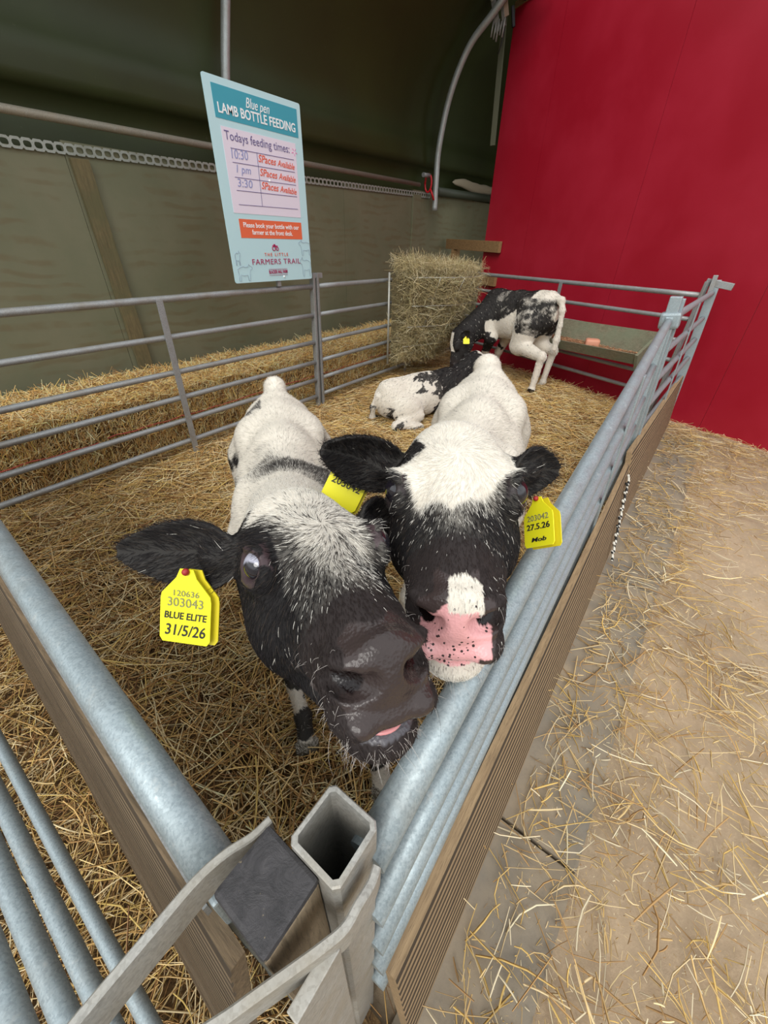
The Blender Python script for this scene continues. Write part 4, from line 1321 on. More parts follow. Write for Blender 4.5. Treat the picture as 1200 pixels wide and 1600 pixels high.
M_SKIN = new_mat('calf_skin', (.1, .1, .1), .75, 0, .35)
def setup_skin():
    m = M_SKIN; b = m.node_tree.nodes['Principled BSDF']
    a = nd(m, 'ShaderNodeAttribute', attribute_name='col'); pd = nd(m, 'ShaderNodeAttribute', attribute_name='pad'); pk = nd(m, 'ShaderNodeAttribute', attribute_name='pink')
    v = coords(m)
    vo = nd(m, 'ShaderNodeTexVoronoi'); vo.inputs['Scale'].default_value = 330; lk(m, v, vo.inputs['Vector'])
    n1 = noise(m, v, 180, 4, .7); n2 = noise(m, v, 60, 3, .6); n3 = noise(m, v, 95, 2, .5)
    # dark freckles on the pink nose
    vs_ = nd(m, 'ShaderNodeTexVoronoi'); vs_.inputs['Scale'].default_value = 230; lk(m, v, vs_.inputs['Vector'])
    sp = nd(m, 'ShaderNodeMath', operation='LESS_THAN'); lk(m, vs_.outputs['Distance'], sp.inputs[0]); sp.inputs[1].default_value = .34
    sx = nd(m, 'ShaderNodeSeparateColor'); lk(m, vs_.outputs['Color'], sx.inputs[0])
    s2 = nd(m, 'ShaderNodeMath', operation='LESS_THAN'); lk(m, sx.outputs[0], s2.inputs[0]); lk(m, pk.outputs['Fac'], s2.inputs[1])
    mu = nd(m, 'ShaderNodeMath', operation='MULTIPLY'); lk(m, sp.outputs[0], mu.inputs[0]); lk(m, s2.outputs[0], mu.inputs[1])
    c = mix(m, mu.outputs[0], a.outputs['Color'], (.045, .03, .03))
    setc(m, c)
    r = nd(m, 'ShaderNodeMapRange'); lk(m, pd.outputs['Fac'], r.inputs[0]); r.inputs[3].default_value = .8; r.inputs[4].default_value = .20
    lk(m, r.outputs[0], b.inputs['Roughness'])
    h = mix(m, .5, vo.outputs['Distance'], n1)
    bp = nd(m, 'ShaderNodeBump'); bp.inputs['Distance'].default_value = .0012; lk(m, h, bp.inputs['Height'])
    mm = nd(m, 'ShaderNodeMath', operation='MULTIPLY'); lk(m, pd.outputs['Fac'], mm.inputs[0]); mm.inputs[1].default_value = .7
    lk(m, mm.outputs[0], bp.inputs['Strength']); lk(m, bp.outputs[0], b.inputs['Normal'])
setup_skin()
M_FUR = bpy.data.materials.new('calf_fur'); M_FUR.use_nodes = True
def setup_fur():
    m = M_FUR; b = m.node_tree.nodes['Principled BSDF']
    a = nd(m, 'ShaderNodeAttribute', attribute_name='col'); lk(m, a.outputs['Color'], b.inputs['Base Color'])
    b.inputs['Roughness'].default_value = .6; b.inputs['Specular IOR Level'].default_value = .18
setup_fur()

def make_curves(name, roots, D, N, L, col, rad, parent, mat, npt=4, curl=.25, gravity=0.0, rng=RNG):
    """hair strands: D flow direction on the surface, N normal"""
    n = len(roots)
    cu = bpy.data.hair_curves.new(name)
    cu.add_curves([npt] * n)
    P = np.zeros((n, npt, 3), np.float32)
    for i in range(npt):
        t = i / (npt - 1)
        P[:, i] = roots + (D * t * 1.0 + N * (t * (1 - .55 * t))[..., None] * curl if False else D * t + N * (curl * t * (1 - .55 * t))) * L[:, None]
    P[:, :, 2] -= gravity * (np.linspace(0, 1, npt)[None] ** 2) * L[:, None]
    cu.points.foreach_set('position', P.reshape(-1))
    R = np.repeat(rad[:, None], npt, 1) * np.linspace(1, .25, npt)[None] if np.ndim(rad) else np.tile(rad * np.linspace(1, .25, npt), (n, 1))
    cu.points.foreach_set('radius', R.astype(np.float32).reshape(-1))
    at = cu.attributes.new('col', 'FLOAT_COLOR', 'CURVE')
    cc = np.ones((n, 4), np.float32); cc[:, :3] = col
    at.data.foreach_set('color', cc.reshape(-1))
    cu.materials.append(mat)
    o = bpy.data.objects.new(name, cu); COL.objects.link(o)
    if parent is not None:
        o.parent = parent; bpy.context.view_layer.update(); o.matrix_parent_inverse = parent.matrix_world.inverted()
    return o

BLACK = np.array((.008, .007, .0075)); WHITE = np.array((.80, .76, .68))
def fbm(P, s, seed=0):
    a = vnoise(P[:, 0] * 1.0 + P[:, 2] * .7 + 31, P[:, 1] * 1.0 + P[:, 2] * .45 + 17, s, seed)
    b = vnoise(P[:, 0] * .6 - P[:, 2] + 47, P[:, 1] + P[:, 0] * .3 + 23, s * 2.1, seed + 1)
    c = vnoise(P[:, 2] + P[:, 1] + 53, P[:, 0] - P[:, 1] * .4 + 29, s * 4.3, seed + 2)
    return (a * .5 + b * .3 + c * .2)
def sstep(x, a, b):
    t = np.clip((x - a) / (b - a), 0, 1); return t * t * (3 - 2 * t)

def ear_mask(X, ears):
    m = np.zeros(len(X), bool)
    for er in ears:
        b, e1, e2, n_, L = ear_frame(er); q = X - b; u = q @ e1
        m |= (u > -.004) & (u < L + .01) & (np.abs(q @ e2) < .06) & (np.abs(q @ n_) < .045)
    return m

def build_calf(name, label, fr, ears, body, pattern, fine, coarse, hair_n, hair_rad, hair_len, detail=True, span=.22, eyes=True, whisk=0, group='young black and white calves'):
    R, t, sc_ = fr
    P = Prims()
    pfun, Fd, Sd = (lying_prims if body.get('lying') else body_prims)(P, body)
    n_body = len(P.L)
    head_prims(P, fr, ears, detail)
    lo = np.min([l for _, l, h, k, m in P.L], 0); hi = np.max([h for _, l, h, k, m in P.L], 0)
    hc = R @ (np.array([.03, 0, -.03]) * sc_) + t
    hp = []
    for x in (-.13, .195):
        for y in (-.085, .085):
            for z in (-.13, .07): hp.append(R @ (np.array([x, y, z]) * sc_) + t)
    for er in ears: hp += [np.array(er['tip']) + .02, np.array(er['tip']) - .02, np.array(er['base'])]
    hp = np.array(hp); flo, fhi = hp.min(0) - .005, hp.max(0) + .005
    axes = [axis_vals(lo[i] - .01, hi[i] + .01, flo[i], fhi[i], fine, coarse) for i in range(3)]
    Fl = Field(axes)
    P.play(Fl)
    V, Q = surface_net(Fl); V, Q = keep_largest(V, Q)
    e = empty(name, label, 'calf', tuple(pfun(0, 0, 0) * np.array([1, 1, 0])), group)
    # vertex attributes
    HL = ((V - t) @ R) / sc_
    w, pad, pink, tint = pattern(V, HL, pfun, Fd, Sd)
    for sd in (1, -1):  # nostril hollows tinted near-black: cavity shade put into the skin colour
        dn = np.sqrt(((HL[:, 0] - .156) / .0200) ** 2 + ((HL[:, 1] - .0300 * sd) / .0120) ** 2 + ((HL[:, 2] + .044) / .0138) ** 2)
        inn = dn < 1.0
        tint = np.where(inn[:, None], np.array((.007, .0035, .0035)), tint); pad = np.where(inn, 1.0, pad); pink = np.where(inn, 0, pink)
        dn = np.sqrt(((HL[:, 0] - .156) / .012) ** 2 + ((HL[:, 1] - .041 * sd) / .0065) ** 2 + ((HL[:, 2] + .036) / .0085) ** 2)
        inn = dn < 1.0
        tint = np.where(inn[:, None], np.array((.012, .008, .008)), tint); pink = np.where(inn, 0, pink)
    em = ear_mask(V, ears); w = np.where(em, .03, w); pad = np.where(em, 0, pad)
    # ears are dark, inner side a bit brown
    col = BLACK * (1 - w[:, None]) + WHITE * w[:, None] * np.array((.93, .90, .86))
    mzb = sstep(HL[:, 0], .09, .125)[:, None] * (w < .3)[:, None]
    col = col * (1 - mzb) + np.array((.022, .0155, .0145)) * mzb
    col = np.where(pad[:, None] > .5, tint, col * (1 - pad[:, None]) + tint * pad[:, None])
    col = np.where((V[:, 2] < .045)[:, None] & (HL[:, 0] < -.25)[:, None], np.array((.10, .085, .06)), col)   # hooves
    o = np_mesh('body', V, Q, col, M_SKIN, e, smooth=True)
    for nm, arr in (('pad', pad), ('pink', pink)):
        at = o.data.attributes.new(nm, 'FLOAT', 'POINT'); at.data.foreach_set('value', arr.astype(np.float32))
    # ---- fur
    A, B_, C_, D_ = V[Q[:, 0]], V[Q[:, 1]], V[Q[:, 2]], V[Q[:, 3]]
    nrm = np.cross(C_ - A, D_ - B_); ar = np.linalg.norm(nrm, axis=1); nrm = nrm / (ar[:, None] + 1e-12)
    cen = (A + B_ + C_ + D_) / 4
    cam_p = np.array([0, 0, CAM_H])
    hl = ((cen - t) @ R) / sc_
    headness = sstep(hl[:, 0], -.20, -.08) * (np.abs(hl[:, 1]) < .35)
    dist = np.linalg.norm(cen - cam_p, axis=1)
    facing = ((cam_p - cen) * nrm).sum(1) / dist
    vis = np.where(facing > -.35, 1.0, .06)
    wt = ar * vis * (1 + 2.4 * headness) * (pad[Q].mean(1) < .35)
    wt = wt * np.where(V[Q].mean(1)[:, 2] < .03, 0, 1)
    idx = RNG.choice(len(Q), hair_n, p=wt / wt.sum())
    u, v_ = RNG.random((2, hair_n, 1))
    root = (A[idx] * (1 - u) + B_[idx] * u) * (1 - v_) + (D_[idx] * (1 - u) + C_[idx] * u) * v_
    N = nrm[idx]; hd = headness[idx]; hloc = ((root - t) @ R) / sc_
    wh = np.array(body.get('whorl', (-.005, .0, .05)))
    flow_h = (hloc - wh) * np.array([1, 1, .8])
    swirl = np.cross(hloc - wh, np.array([0, 0, 1.0])) * .45
    flow_h = flow_h + swirl * (np.linalg.norm(hloc - wh, axis=1) < .06)[:, None]
    flow_h = flow_h / (np.linalg.norm(flow_h, axis=1)[:, None] + 1e-6)
    back = np.clip((hloc[:, 0] - .05) / .08, 0, 1)[:, None]
    flow_h = flow_h * (1 - .2 * back) + np.array([.4, 0, -.35]) * back
    flow_h = flow_h @ R.T
    flow_b = -Fd * 1.0 + np.array([0, 0, -.75])
    fl = flow_h * hd[:, None] + flow_b * (1 - hd[:, None])
    Llen = hair_len * (1 - .45 * hd) * (1 - .45 * sstep(hloc[:, 0], .04, .14)) * RNG.uniform(.55, 1.25, hair_n)
    Llen = np.where(hloc[:, 2] * 0 + root[:, 2] < .35, Llen * .75, Llen)
    for er in ears:
        b, e1, e2, n_, L = ear_frame(er)
        q = root - b; uu = q @ e1; vv = q @ e2; hh = np.abs(q @ n_)
        on = (uu > .012) & (uu < L + .01) & (np.abs(vv) < .06) & (hh < .05)
        inner = on & (((N @ n_)) > .2)
        fe = e1 * .8 + np.sign(vv)[:, None] * e2 * .35
        fl = np.where(on[:, None], fe, fl); Llen = np.where(on, .010 * RNG.uniform(.5, 1.3, hair_n), Llen)
        Llen = np.where(inner, .015 * RNG.uniform(.3, 1.2, hair_n), Llen)
    fl = fl + RNG.normal(0, .16, (hair_n, 3))
    fl = fl - N * (fl * N).sum(1)[:, None]
    fl = fl / (np.linalg.norm(fl, axis=1)[:, None] + 1e-6)
    w_r, pad_r, _, _ = pattern(root, hloc, pfun, Fd, Sd)
    w_r = np.where(ear_mask(root, ears), .004, w_r)
    isw = RNG.random(hair_n) < w_r
    hc_ = np.where(isw[:, None], WHITE * RNG.uniform(.75, 1.12, (hair_n, 1)), np.array((.011, .0095, .010)) * RNG.uniform(.4, 2.2, (hair_n, 1)))
    brown = (RNG.random(hair_n) < .10) & ~isw
    hc_[brown] = np.array((.06, .045, .035))
    mzh = (hloc[:, 0] > .10) & ~isw & (np.abs(hloc[:, 1]) < .08)
    hc_[mzh] = hc_[mzh] * .4 + np.array((.026, .018, .016)) * .8
    rad = hair_rad * RNG.uniform(.7, 1.3, hair_n) * np.where(isw, 1.1, 1.0)
    make_curves('fur', root, fl, N, Llen, np.clip(hc_, 0, 1), rad, e, M_FUR, 4, .30)
    if whisk:
        m_ = (hl[:, 0] > .10) & (pad[Q].mean(1) < .3) & (facing > -.5) & (np.abs(hl[:, 2] + .075) < .055)
        cw_ = np.where(m_)[0]; pw_ = np.exp(-((hl[cw_, 2] + .105) / .022) ** 2) + .10; wi = RNG.choice(cw_, whisk, p=pw_ / pw_.sum())
        Nn = nrm[wi]; rt = cen[wi]
        fx = (np.array([.1, 0, -.35]) @ R.T) + RNG.normal(0, .35, (whisk, 3)); 
        L_ = RNG.uniform(.006, .015, whisk) * np.where(RNG.random(whisk) < .10, 2.4, 1)
        cw = np.where(RNG.random((whisk, 1)) < .7, np.array((.55, .50, .46)), np.array((.1, .08, .07)))
        make_curves('whiskers', rt, fx, Nn, L_, cw, np.full(whisk, .00011), e, M_FUR, 6, .8, gravity=.30)
    return e, P, fr

M_EYE = new_mat('calf_eye', (.01, .008, .012), .04, 0, .8)
def eye(e, fr, side, r=.0195, c=None, look=(.0, 0, 0), sclera=None):
    """eyeball: dark iris facing out, optional pale rim towards 'sclera' direction"""
    R, t, s = fr
    c = np.array(c if c is not None else (.012, .0665 * side, .0145))
    wc = R @ (c * s) + t
    bm = bmesh.new(); bmesh.ops.create_uvsphere(bm, u_segments=40, v_segments=28, radius=r * s)
    me = bpy.data.meshes.new('eye'); bm.to_mesh(me); bm.free()
    d = np.array([[v.co.x, v.co.y, v.co.z] for v in me.vertices]); d /= np.linalg.norm(d, axis=1)[:, None]
    ax = np.array((.60 + look[0], side, .50 + look[1])); ax = R @ (ax / np.linalg.norm(ax))
    a = np.degrees(np.arccos(np.clip(d @ ax, -1, 1)))
    iris = 1 - sstep(a, 44, 50)
    col = (np.array((.30, .29, .34)) if sclera is None else np.array(sclera)) * (1 - iris[:, None]) + np.array((.012, .010, .014)) * iris[:, None]
    at = me.color_attributes.new('col', 'FLOAT_COLOR', 'POINT'); cc = np.ones((len(d), 4), np.float32); cc[:, :3] = col; at.data.foreach_set('color', cc.ravel())
    o = link_mesh('eye', me, M_EYE, None, True); o.location = wc
    o.parent = e; bpy.context.view_layer.update(); o.matrix_parent_inverse = e.matrix_world.inverted()
    return o
_a = nd(M_EYE, 'ShaderNodeAttribute', attribute_name='col'); setc(M_EYE, _a.outputs['Color'])

M_TAG = new_mat('tag_yellow', (.88, .82, .02), .35); M_TAG2 = new_mat('tag_yellow_back', (.72, .60, .02), .4)
def ear_tag(e, origin, xdir, ydir, w, h, lines, label=None, curve=0.0, back=True):
    """origin = middle of the top stem; xdir across, ydir down, plate w x h"""
    X = Vector(xdir).normalized(); Y = Vector(ydir); Y = (Y - X * Y.dot(X)).normalized(); Z = X.cross(Y) * -1.0
    o0 = Vector(origin)
    def pt(a, b, d=0.0): return o0 + X * a + Y * b + Z * (d + curve * (a / w) ** 2)
    prof = [(-.13, 0), (.13, 0), (.20, .12), (.48, .34), (.50, .42), (.50, .94), (.44, 1.0), (-.44, 1.0), (-.50, .94), (-.50, .42), (-.48, .34), (-.20, .12)]
    def plate(name, mat, d0, th, dx=0, dy=0):
        bm = bmesh.new()
        fa = [bm.verts.new(pt(a * w + dx, b * h + dy, d0)) for a, b in prof]; fb = [bm.verts.new(pt(a * w + dx, b * h + dy, d0 - th)) for a, b in prof]
        bm.faces.new(fa); bm.faces.new(fb[::-1])
        for k in range(len(prof)): bm.faces.new((fa[k], fb[k], fb[(k + 1) % len(prof)], fa[(k + 1) % len(prof)]))
        return obj(name, bm, mat, e)
    tg = plate('ear_tag', M_TAG, 0, .0015)
    rot = Matrix((( X.x, -Y.x, Z.x, 0), (X.y, -Y.y, Z.y, 0), (X.z, -Y.z, Z.z, 0), (0, 0, 0, 1)))
    for (s, b, size, wd, mat, sh) in lines:
        text(s, pt(0, b * h, .0004), size * h, mat, tg, rot, width=wd * w, shear=sh, bold=.00012 if mat is M_TXK else 0)
    if back: plate('back_tag', M_TAG2, -.008, .0015, w * .09, h * .02)
    bm = bmesh.new(); bmesh.ops.create_uvsphere(bm, u_segments=12, v_segments=8, radius=w * .07, matrix=Matrix.Translation(pt(0, .03 * h, .002)))
    obj('tag_stud', bm, new_mat('tag_stud_red', (.35, .02, .02), .5), e, smooth=True)
    return tg
# ------------------------------------------------------------------ the two calves in front
FRL = (rotz_y_x(*HEAD_L[:3]), np.array(HEAD_L[3:6]), HEAD_L[6])
FRR = (rotz_y_x(*HEAD_R[:3]), np.array(HEAD_R[3:6]), HEAD_R[6])
def hw(fr, p): return fr[0] @ (np.array(p, float) * fr[2]) + fr[1]

def pattern_left(V, H, p, F, S):
    x, y, z = H[:, 0], H[:, 1], H[:, 2]
    n = fbm(H + 5, 22, 3); n2 = fbm(V + 3, 9, 7)
    top = sstep(z, -.035, .01)
    # star on the forehead: white roan, pushed to the animal's left, black flank above its right eye
    lim_r = np.interp(x, [-.12, -.07, -.02, .03, .08, .12], [-.085, -.066, -.042, -.026, -.014, -.004])
    lim_l = np.interp(x, [-.12, -.03, .03, .08, .12], [.085, .060, .050, .040, .026])
    dd = np.minimum(y - lim_r, lim_l - y) + (n - .5) * .030
    w = sstep(dd, -.012, .016) * np.interp(x, [-.06, -.02, .04, .08, .115, .13], [.93, .72, .55, .38, .15, 0]) * top
    w = np.maximum(w, .97 * (1 - sstep(x + .30 * np.abs(y) + (n - .5) * .03, -.075, -.055)) * (z > -.06))
    w = np.maximum(w, .10 * (x < .11) * top * (y > -.05) + .005)
    head = x > -.17
    # body
    q = V - p(0, 0, 0); f = q @ F; l = q @ S; h = q[:, 2]
    wb = np.full(len(V), .97)
    col_ = np.exp(-((f - .235 - .45 * l + (n2 - .5) * .20) / .085) ** 4) * sstep(n, .05, .35) * sstep(l, -.12, -.02)
    wb = wb - .85 * col_
    wb = wb - .9 * sstep(n2, .52, .60) * sstep(-h, .10, .17) * (l < 0.02) - .9 * sstep(n2, .58, .64) * sstep(-h, .13, .2)
    wb = wb - .7 * sstep(n2, .50, .58) * (f < -.2) * (l < -.05)
    wb = np.where((V[:, 2] < .30) & (V[:, 2] > .05), np.where(n2 > .47, .05, .9), wb)
    w = np.where(head, w, np.clip(wb, .02, .98))
    mz = (x + .35 * (z + .002) > .1385 + (n - .5) * .004) & (z > -.096) & (z < -.006) & ((y / .0395) ** 2 + ((z + .052) / .056) ** 2 < 1.05)
    pad = mz.astype(float)
    lip = (x > .10) & (np.abs(z + .0925) < .006)
    pad = np.maximum(pad, lip * .9)
    pad = np.where((x > .08) & (x < .16) & (np.abs(z + .0925) < .004), .8, pad)
    tint = np.tile(np.array((.040, .029, .027)), (len(V), 1))
    tint = tint * (.8 + .5 * n[:, None])
    ll = (x > .135) & (z < -.0945) & (z > -.104) & (np.abs(y) < .030)
    pad = np.where(ll, 1.0, pad); tint = np.where(ll[:, None], np.array((.10, .095, .105)), tint)
    # rim around the eye
    de = np.sqrt((x - .014) ** 2 + (z - .015) ** 2); er_ = (np.abs(y) > .058) & (de < .0225)
    pad = np.where(er_, .55, pad); tint = np.where(er_[:, None], np.array((.055, .035, .038)), tint)
    return w, pad, np.zeros(len(V)), tint

def pattern_right(V, H, p, F, S):
    x, y, z = H[:, 0], H[:, 1], H[:, 2]
    n = fbm(H + 9, 24, 13); n2 = fbm(V + 7, 9, 17)
    top = sstep(z, -.03, .01)
    half = np.clip(1.0 * (.068 - x), 0, .088)
    w = 1.0 - sstep(np.abs(y + .004) - half + (n - .5) * .020, -.006, .008)
    w = w * (x < .078) * top
    rim = .30 * (1 - sstep(np.abs(y) - half, .0, .030)) * (1 - sstep(x, .07, .115)) * top
    w = np.maximum(w, rim)
    w = np.maximum(w, .015 + .04 * top * (x < .1))
    w = np.maximum(w, .97 * (1 - sstep(x + .25 * np.abs(y) + (n - .5) * .02, -.105, -.085)) * (z > -.07))
    head = x > -.16
    w = np.where(head, w, .97)
    w = np.where((~head) & (V[:, 2] < .35) & (n2 > .55), .1, w)
    w = np.where((x > .10) & (z < -.098), .85, w)
    # white tip above the nose
    tipw = (x > .1475 + .35 * np.abs(y - .008)) & (z > -.029 + (n - .5) * .012) & (y > -.008) & (y < .026 + (n - .5) * .01)
    mz = (x + .35 * (z + .002) > .1385 + (n - .5) * .004) & (z > -.096) & (z < -.006) & ((y / .0395) ** 2 + ((z + .052) / .056) ** 2 < 1.05)
    pad = mz.astype(float)
    lip = (x > .115) & (z < -.086) & (z > -.102)
    pad = np.maximum(pad, lip * .9)
    pk = (x > .128) & (y > np.interp(z, [-.05, -.038, -.026, -.016], [-.031, -.029, -.012, -.004]) + (n - .5) * .014) & (y < .021 + (n - .5) * .016) & (z > -.10)
    pk = pk & (z < -.016)
    pad = np.where(pk, 1.0, pad)
    pad = np.where(~pk & (np.abs(y) > .022) & (z > -.034) & (x < .165) & ~lip, 0, pad)
    tipw = tipw & ~(pk & (z < -.026))
    pad = np.where(tipw, 0, pad); w = np.where(tipw, .93, w)
    pk = pk | ((x > .14) & (z < -.052) & (z > -.078) & (y > 0) & (y < .034 + (n - .5) * .01)) | (lip & (y > -.03) & (y < .036))
    tint = np.where(pk[:, None], np.array((.72, .36, .36)) * (.85 + .3 * n[:, None]), np.array((.045, .032, .030)))
    pink = np.where(pk, .12 + .75 * sstep(-z, .045, .085) * (y < .018), 0)
    pink = np.where(lip & pk, .5, pink)
    de = np.sqrt((x - .014) ** 2 + (z - .015) ** 2); er_ = (np.abs(y) > .058) & (de < .0215)
    pad = np.where(er_, .55, pad); tint = np.where(er_[:, None], np.array((.03, .022, .022)), tint)
    return w, pad, pink, tint

def ear_at(fr, side, tip, open_, w=.042, base=(-.068, .080, .004)):
    b = hw(fr, (base[0], base[1] * side, base[2]))
    return dict(base=b, tip=np.array(tip), open=np.array(open_), w=w)

TOCAM = lambda p: (np.array([0, 0, 1.25]) - np.array(p))
tipL = np.array([.106, .455, .949])
earsL = [ear_at(FRL, -1, tipL, TOCAM(tipL) + np.array([-.05, 0, -.12]), .040), ear_at(FRL, 1, hw(FRL, (-.14, .20, .0)), TOCAM(tipL), .040)]
tipR1 = np.array([.330, .338, 1.032]); tipR2 = np.array([.585, .100, .973])
earsR = [ear_at(FRR, -1, tipR1, TOCAM(tipR1) + np.array([-.05, 0, -.1]), .040), ear_at(FRR, 1, tipR2, TOCAM(tipR2) + np.array([-.3, -.35, -.2]), .040)]

bodyL = dict(W=(.475, .60, .80), T=(.915, 1.155, .80), wide=1.08, neck=[hw(FRL, (-.10, 0, -.005)), hw(FRL, (-.09, 0, -.06))], nr=.070,
             feet=[(.375, .545), (.415, .295), (.80, 1.10), (.93, .98)], whorl=(.012, .006, .055),
             tailr=[.036, .034, .026, .018, .020, .018], tail=[(.955, 1.20, .80), (.975, 1.23, .74), (.98, 1.24, .62), (.975, 1.235, .48), (.97, 1.23, .40)])
cL, PL, _ = build_calf('calf', 'speckle-faced black and white calf in front on the left, nose pushed at the camera', FRL, earsL, bodyL, pattern_left, .0026, .009, HAIR_N, .00022, .016, whisk=330)
eye(cL, FRL, -1, .0172, look=(.25, -.85), sclera=(.42, .42, .50)); eye(cL, FRL, 1)
bodyR = dict(W=(.82, .35, .83), T=(1.52, .605, .85), wide=1.18, neck=[hw(FRR, (-.10, 0, -.005)), hw(FRR, (-.09, 0, -.06))], nr=.070,
             feet=[(.74, .46), (.80, .27), (1.44, .66), (1.48, .48)], whorl=(-.01, 0, .052),
             tailr=[.052, .048, .034, .02, .02, .018], tail=[(1.585, .645, .84), (1.63, .645, .76), (1.64, .65, .62), (1.64, .65, .48), (1.63, .645, .40)])
cR, PR, _ = build_calf('calf', 'white-crowned black-faced calf on the right with a pink freckled nose', FRR, earsR, bodyR, pattern_right, .0026, .009, HAIR_N, .00025, .016, whisk=240)
eye(cR, FRR, -1, sclera=(.035, .03, .035)); eye(cR, FRR, 1, sclera=(.035, .03, .035))

# tongue tip showing between the lips of the left calf
bm = bmesh.new()
bmesh.ops.create_uvsphere(bm, u_segments=24, v_segments=14, radius=1.0)
for v_ in bm.verts:
    q = hw(FRL, (.164 + .015 * v_.co.x, -.004 + .017 * v_.co.y, -.0925 + .0042 * v_.co.z)); v_.co = Vector(q)
obj('tongue', bm, new_mat('tongue_pink', (.62, .25, .25), .25), cL, smooth=True)
# ear tags
def on_px(): pass
BK = M_TXK
def cdir(a, b, c): return CX * a + CY * b - CZ * c
HWR = [('128636', .36, .12, .50, M_TXG, 0), ('303042', .50, .17, .70, BK, 0)]
ear_tag(cL, (.138, .367, .947), cdir(1, -.10, -.10), cdir(.06, -1, .10), .060, .086,
        [('120636', .33, .11, .50, M_TXG, 0), ('303043', .455, .17, .70, M_TXG, 0), ('BLUE ELITE', .635, .13, .84, BK, .12), ('31/5/26', .835, .21, .80, BK, .15)])
ear_tag(cR, (.413, .345, .984), cdir(.87, -.42, .15), cdir(-.35, -.93, .1), .058, .080,
        [('120636', .36, .12, .50, BK, 0), ('203042', .56, .20, .80, BK, 0)])
ear_tag(cR, (.530, .109, .948), cdir(.42, .20, -.88), cdir(-.12, -1, -.1), .054, .072,
        [('203042', .42, .17, .72, M_TXG, 0), ('27.5.26', .60, .17, .78, BK, 0), ('Mob', .86, .12, .5, BK, .2)])

# ------------------------------------------------------------------ the two calves at the back
def frame_fu(f, u, t, s):
    f = np.array(f, float); f /= np.linalg.norm(f); u = np.array(u, float); u = u - f * (u @ f); u /= np.linalg.norm(u)
    return (np.stack([f, np.cross(u, f), u], 1), np.array(t, float), s)
def pattern_stand(V, H, p, F, S):
    x, y, z = H[:, 0], H[:, 1], H[:, 2]; n2 = fbm(V + 7, 7, 27); n = fbm(V + 2, 20, 29)
    q = V - p(0, 0, 0); f = q @ F; l = q @ S; h = q[:, 2]
    w = np.full(len(V), .02)
    lim = np.interp(f, [-.45, -.30, -.16, -.10, .0, .12, .25, .4], [-.42, -.34, -.27, -.14, -.235, -.245, -.30, -.33]) + (n2 - .5) * .10
    w = np.where(h < lim, .97, w)
    w = np.where((f < -.22) & (h > -.06 - .12 * (n2 - .4)), .93, w)
    rr = sstep(-f + (n2 - .5) * .2, .06, .16) * (h > lim) * sstep(-h, .02, .07)
    w = np.where(rr > 0, w * (1 - rr) + rr * np.clip(.05 + 2.2 * (n - .50), .03, .75), w)
    w = np.where((f > -.14) & (f < .28) & (h > lim), .03 + .25 * sstep(n, .55, .68), w)
    w = np.where(((f - .30) ** 2 + (h + .10) ** 2) < .042 ** 2, .95, w)
    w = np.where((f > .15) & (V[:, 2] < .52) & (V[:, 2] > .30), np.where(n2 > .45, .03, .95), w)
    w = np.where((V[:, 2] < .30) | (f < -.44), .96, w)
    w = np.where((f > .19) & (V[:, 2] > .50), .02, w)
    w = np.where((f > .34), .02, w)
    w = np.where((x > -.17) & (np.abs(y) < .12), .02, w)
    w = np.where((x > -.09) & (x < .05) & (np.abs(y) < .034) & (z > .0), .97, w)
    return w, ((x > .145) & (z < -.01)).astype(float), np.zeros(len(V)), np.tile(np.array((.02, .016, .016)), (len(V), 1))
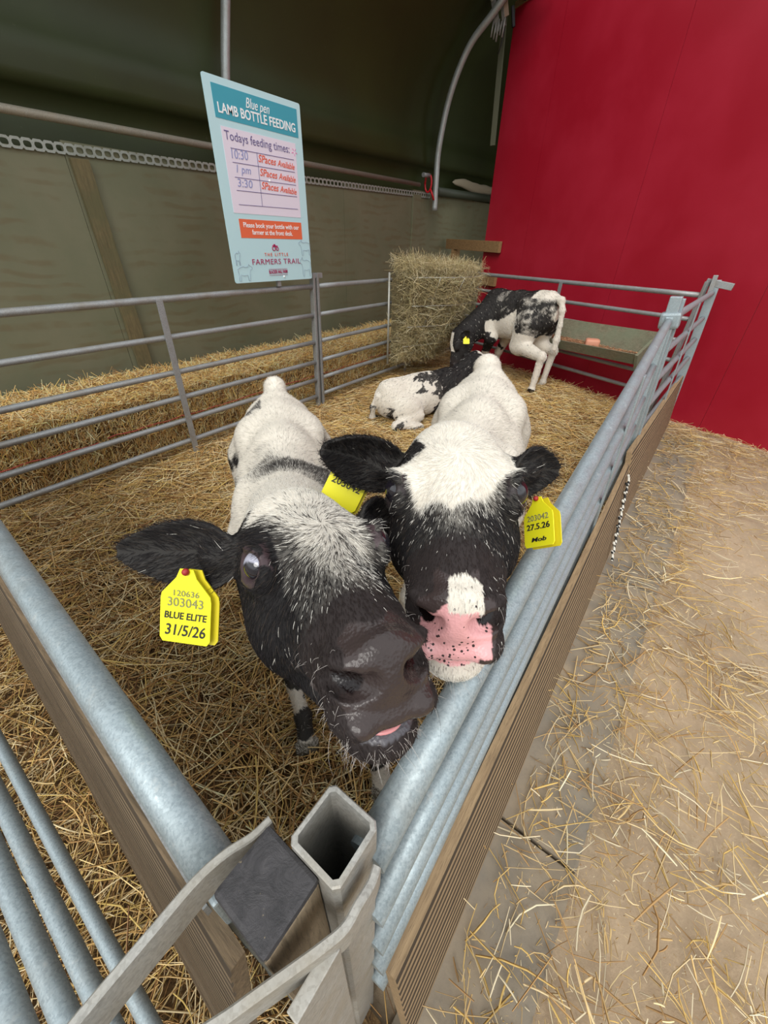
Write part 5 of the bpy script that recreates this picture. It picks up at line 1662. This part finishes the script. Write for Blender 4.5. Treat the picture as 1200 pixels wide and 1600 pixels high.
def pattern_lie(V, H, p, F, S):
    x, y, z = H[:, 0], H[:, 1], H[:, 2]; n2 = fbm(V + 4, 11, 37); n = fbm(V + 2, 24, 39)
    q = V - p(0, 0, 0); f = q @ F; l = q @ S; h = q[:, 2]
    w = np.full(len(V), .96)
    w = np.where((f > .10 + (n2 - .5) * .14), .02, w)
    w = np.where((f > -.16) & (f <= .12) & (h > .20) & (n2 > .50), .08, w)
    w = np.where((f < -.26) & (h < .17) & (n2 > .46), .12, w)
    w = np.where((f > -.30) & (f < -.08) & (l > .10) & (n > .70), .05, w)
    w = np.where((x > -.2) & (np.abs(y) < .12), .02, w)
    w = np.where((x > -.11) & (x < .03) & (np.abs(y) < .045) & (z > .0), .97, w)
    return w, ((x > .145) & (z < -.01)).astype(float), np.zeros(len(V)), np.tile(np.array((.02, .016, .016)), (len(V), 1))

FRS = frame_fu((-.38, .10, -.92), (-.62, .70, .2), (3.94, 1.975, .385), 1.18)
earsS = [ear_at(FRS, 1, hw(FRS, (-.12, .20, -.01)), (-.6, -.4, .3), .040), ear_at(FRS, -1, hw(FRS, (-.12, -.20, -.01)), (-.6, .4, .3), .040)]
bodyS = dict(W=(4.42, 1.86, .875), T=(4.17, 1.18, .92), s=1.28, wide=.92, neck=[hw(FRS, (-.10, 0, -.005)), hw(FRS, (-.09, 0, -.06))], nr=.068,
             feet=[(4.58, 1.78, .02), (4.50, 1.88, .02), (4.26, 1.12, .03), (3.93, 1.12, .03)], tail=[(4.13, 1.09, .86), (4.12, 1.06, .78), (4.12, 1.05, .66), (4.12, 1.05, .54), (4.12, 1.05, .46)])
cS, PS, _ = build_calf('calf', 'black and white calf standing by the red wall, head down at the hay', FRS, earsS, bodyS, pattern_stand, .0055, .010, 22000, .0010, .020, detail=False)
eye(cS, FRS, 1, .015)
ear_tag(cS, hw(FRS, (-.085, .135, -.015)), cdir(1, 0, 0), cdir(0, -1, 0), .062, .075, [], back=False)
FRD = frame_fu((.70, -.62, -.35), (.25, -.1, .95), (3.44, 1.44, .40), .95)
earsD = [ear_at(FRD, 1, hw(FRD, (-.13, .19, .01)), (-.6, -.4, .3), .038), ear_at(FRD, -1, hw(FRD, (-.13, -.19, .01)), (-.6, -.4, .3), .038)]
bodyD = dict(lying=True, T=(2.60, 1.84, 0), W=(3.12, 1.58, 0), side=-1, neck=[hw(FRD, (-.10, 0, -.005)), hw(FRD, (-.09, 0, -.06))])
cD, PD, _ = build_calf('calf', 'white calf with black shoulders lying curled on the straw', FRD, earsD, bodyD, pattern_lie, .0055, .010, 22000, .0009, .020, detail=False)
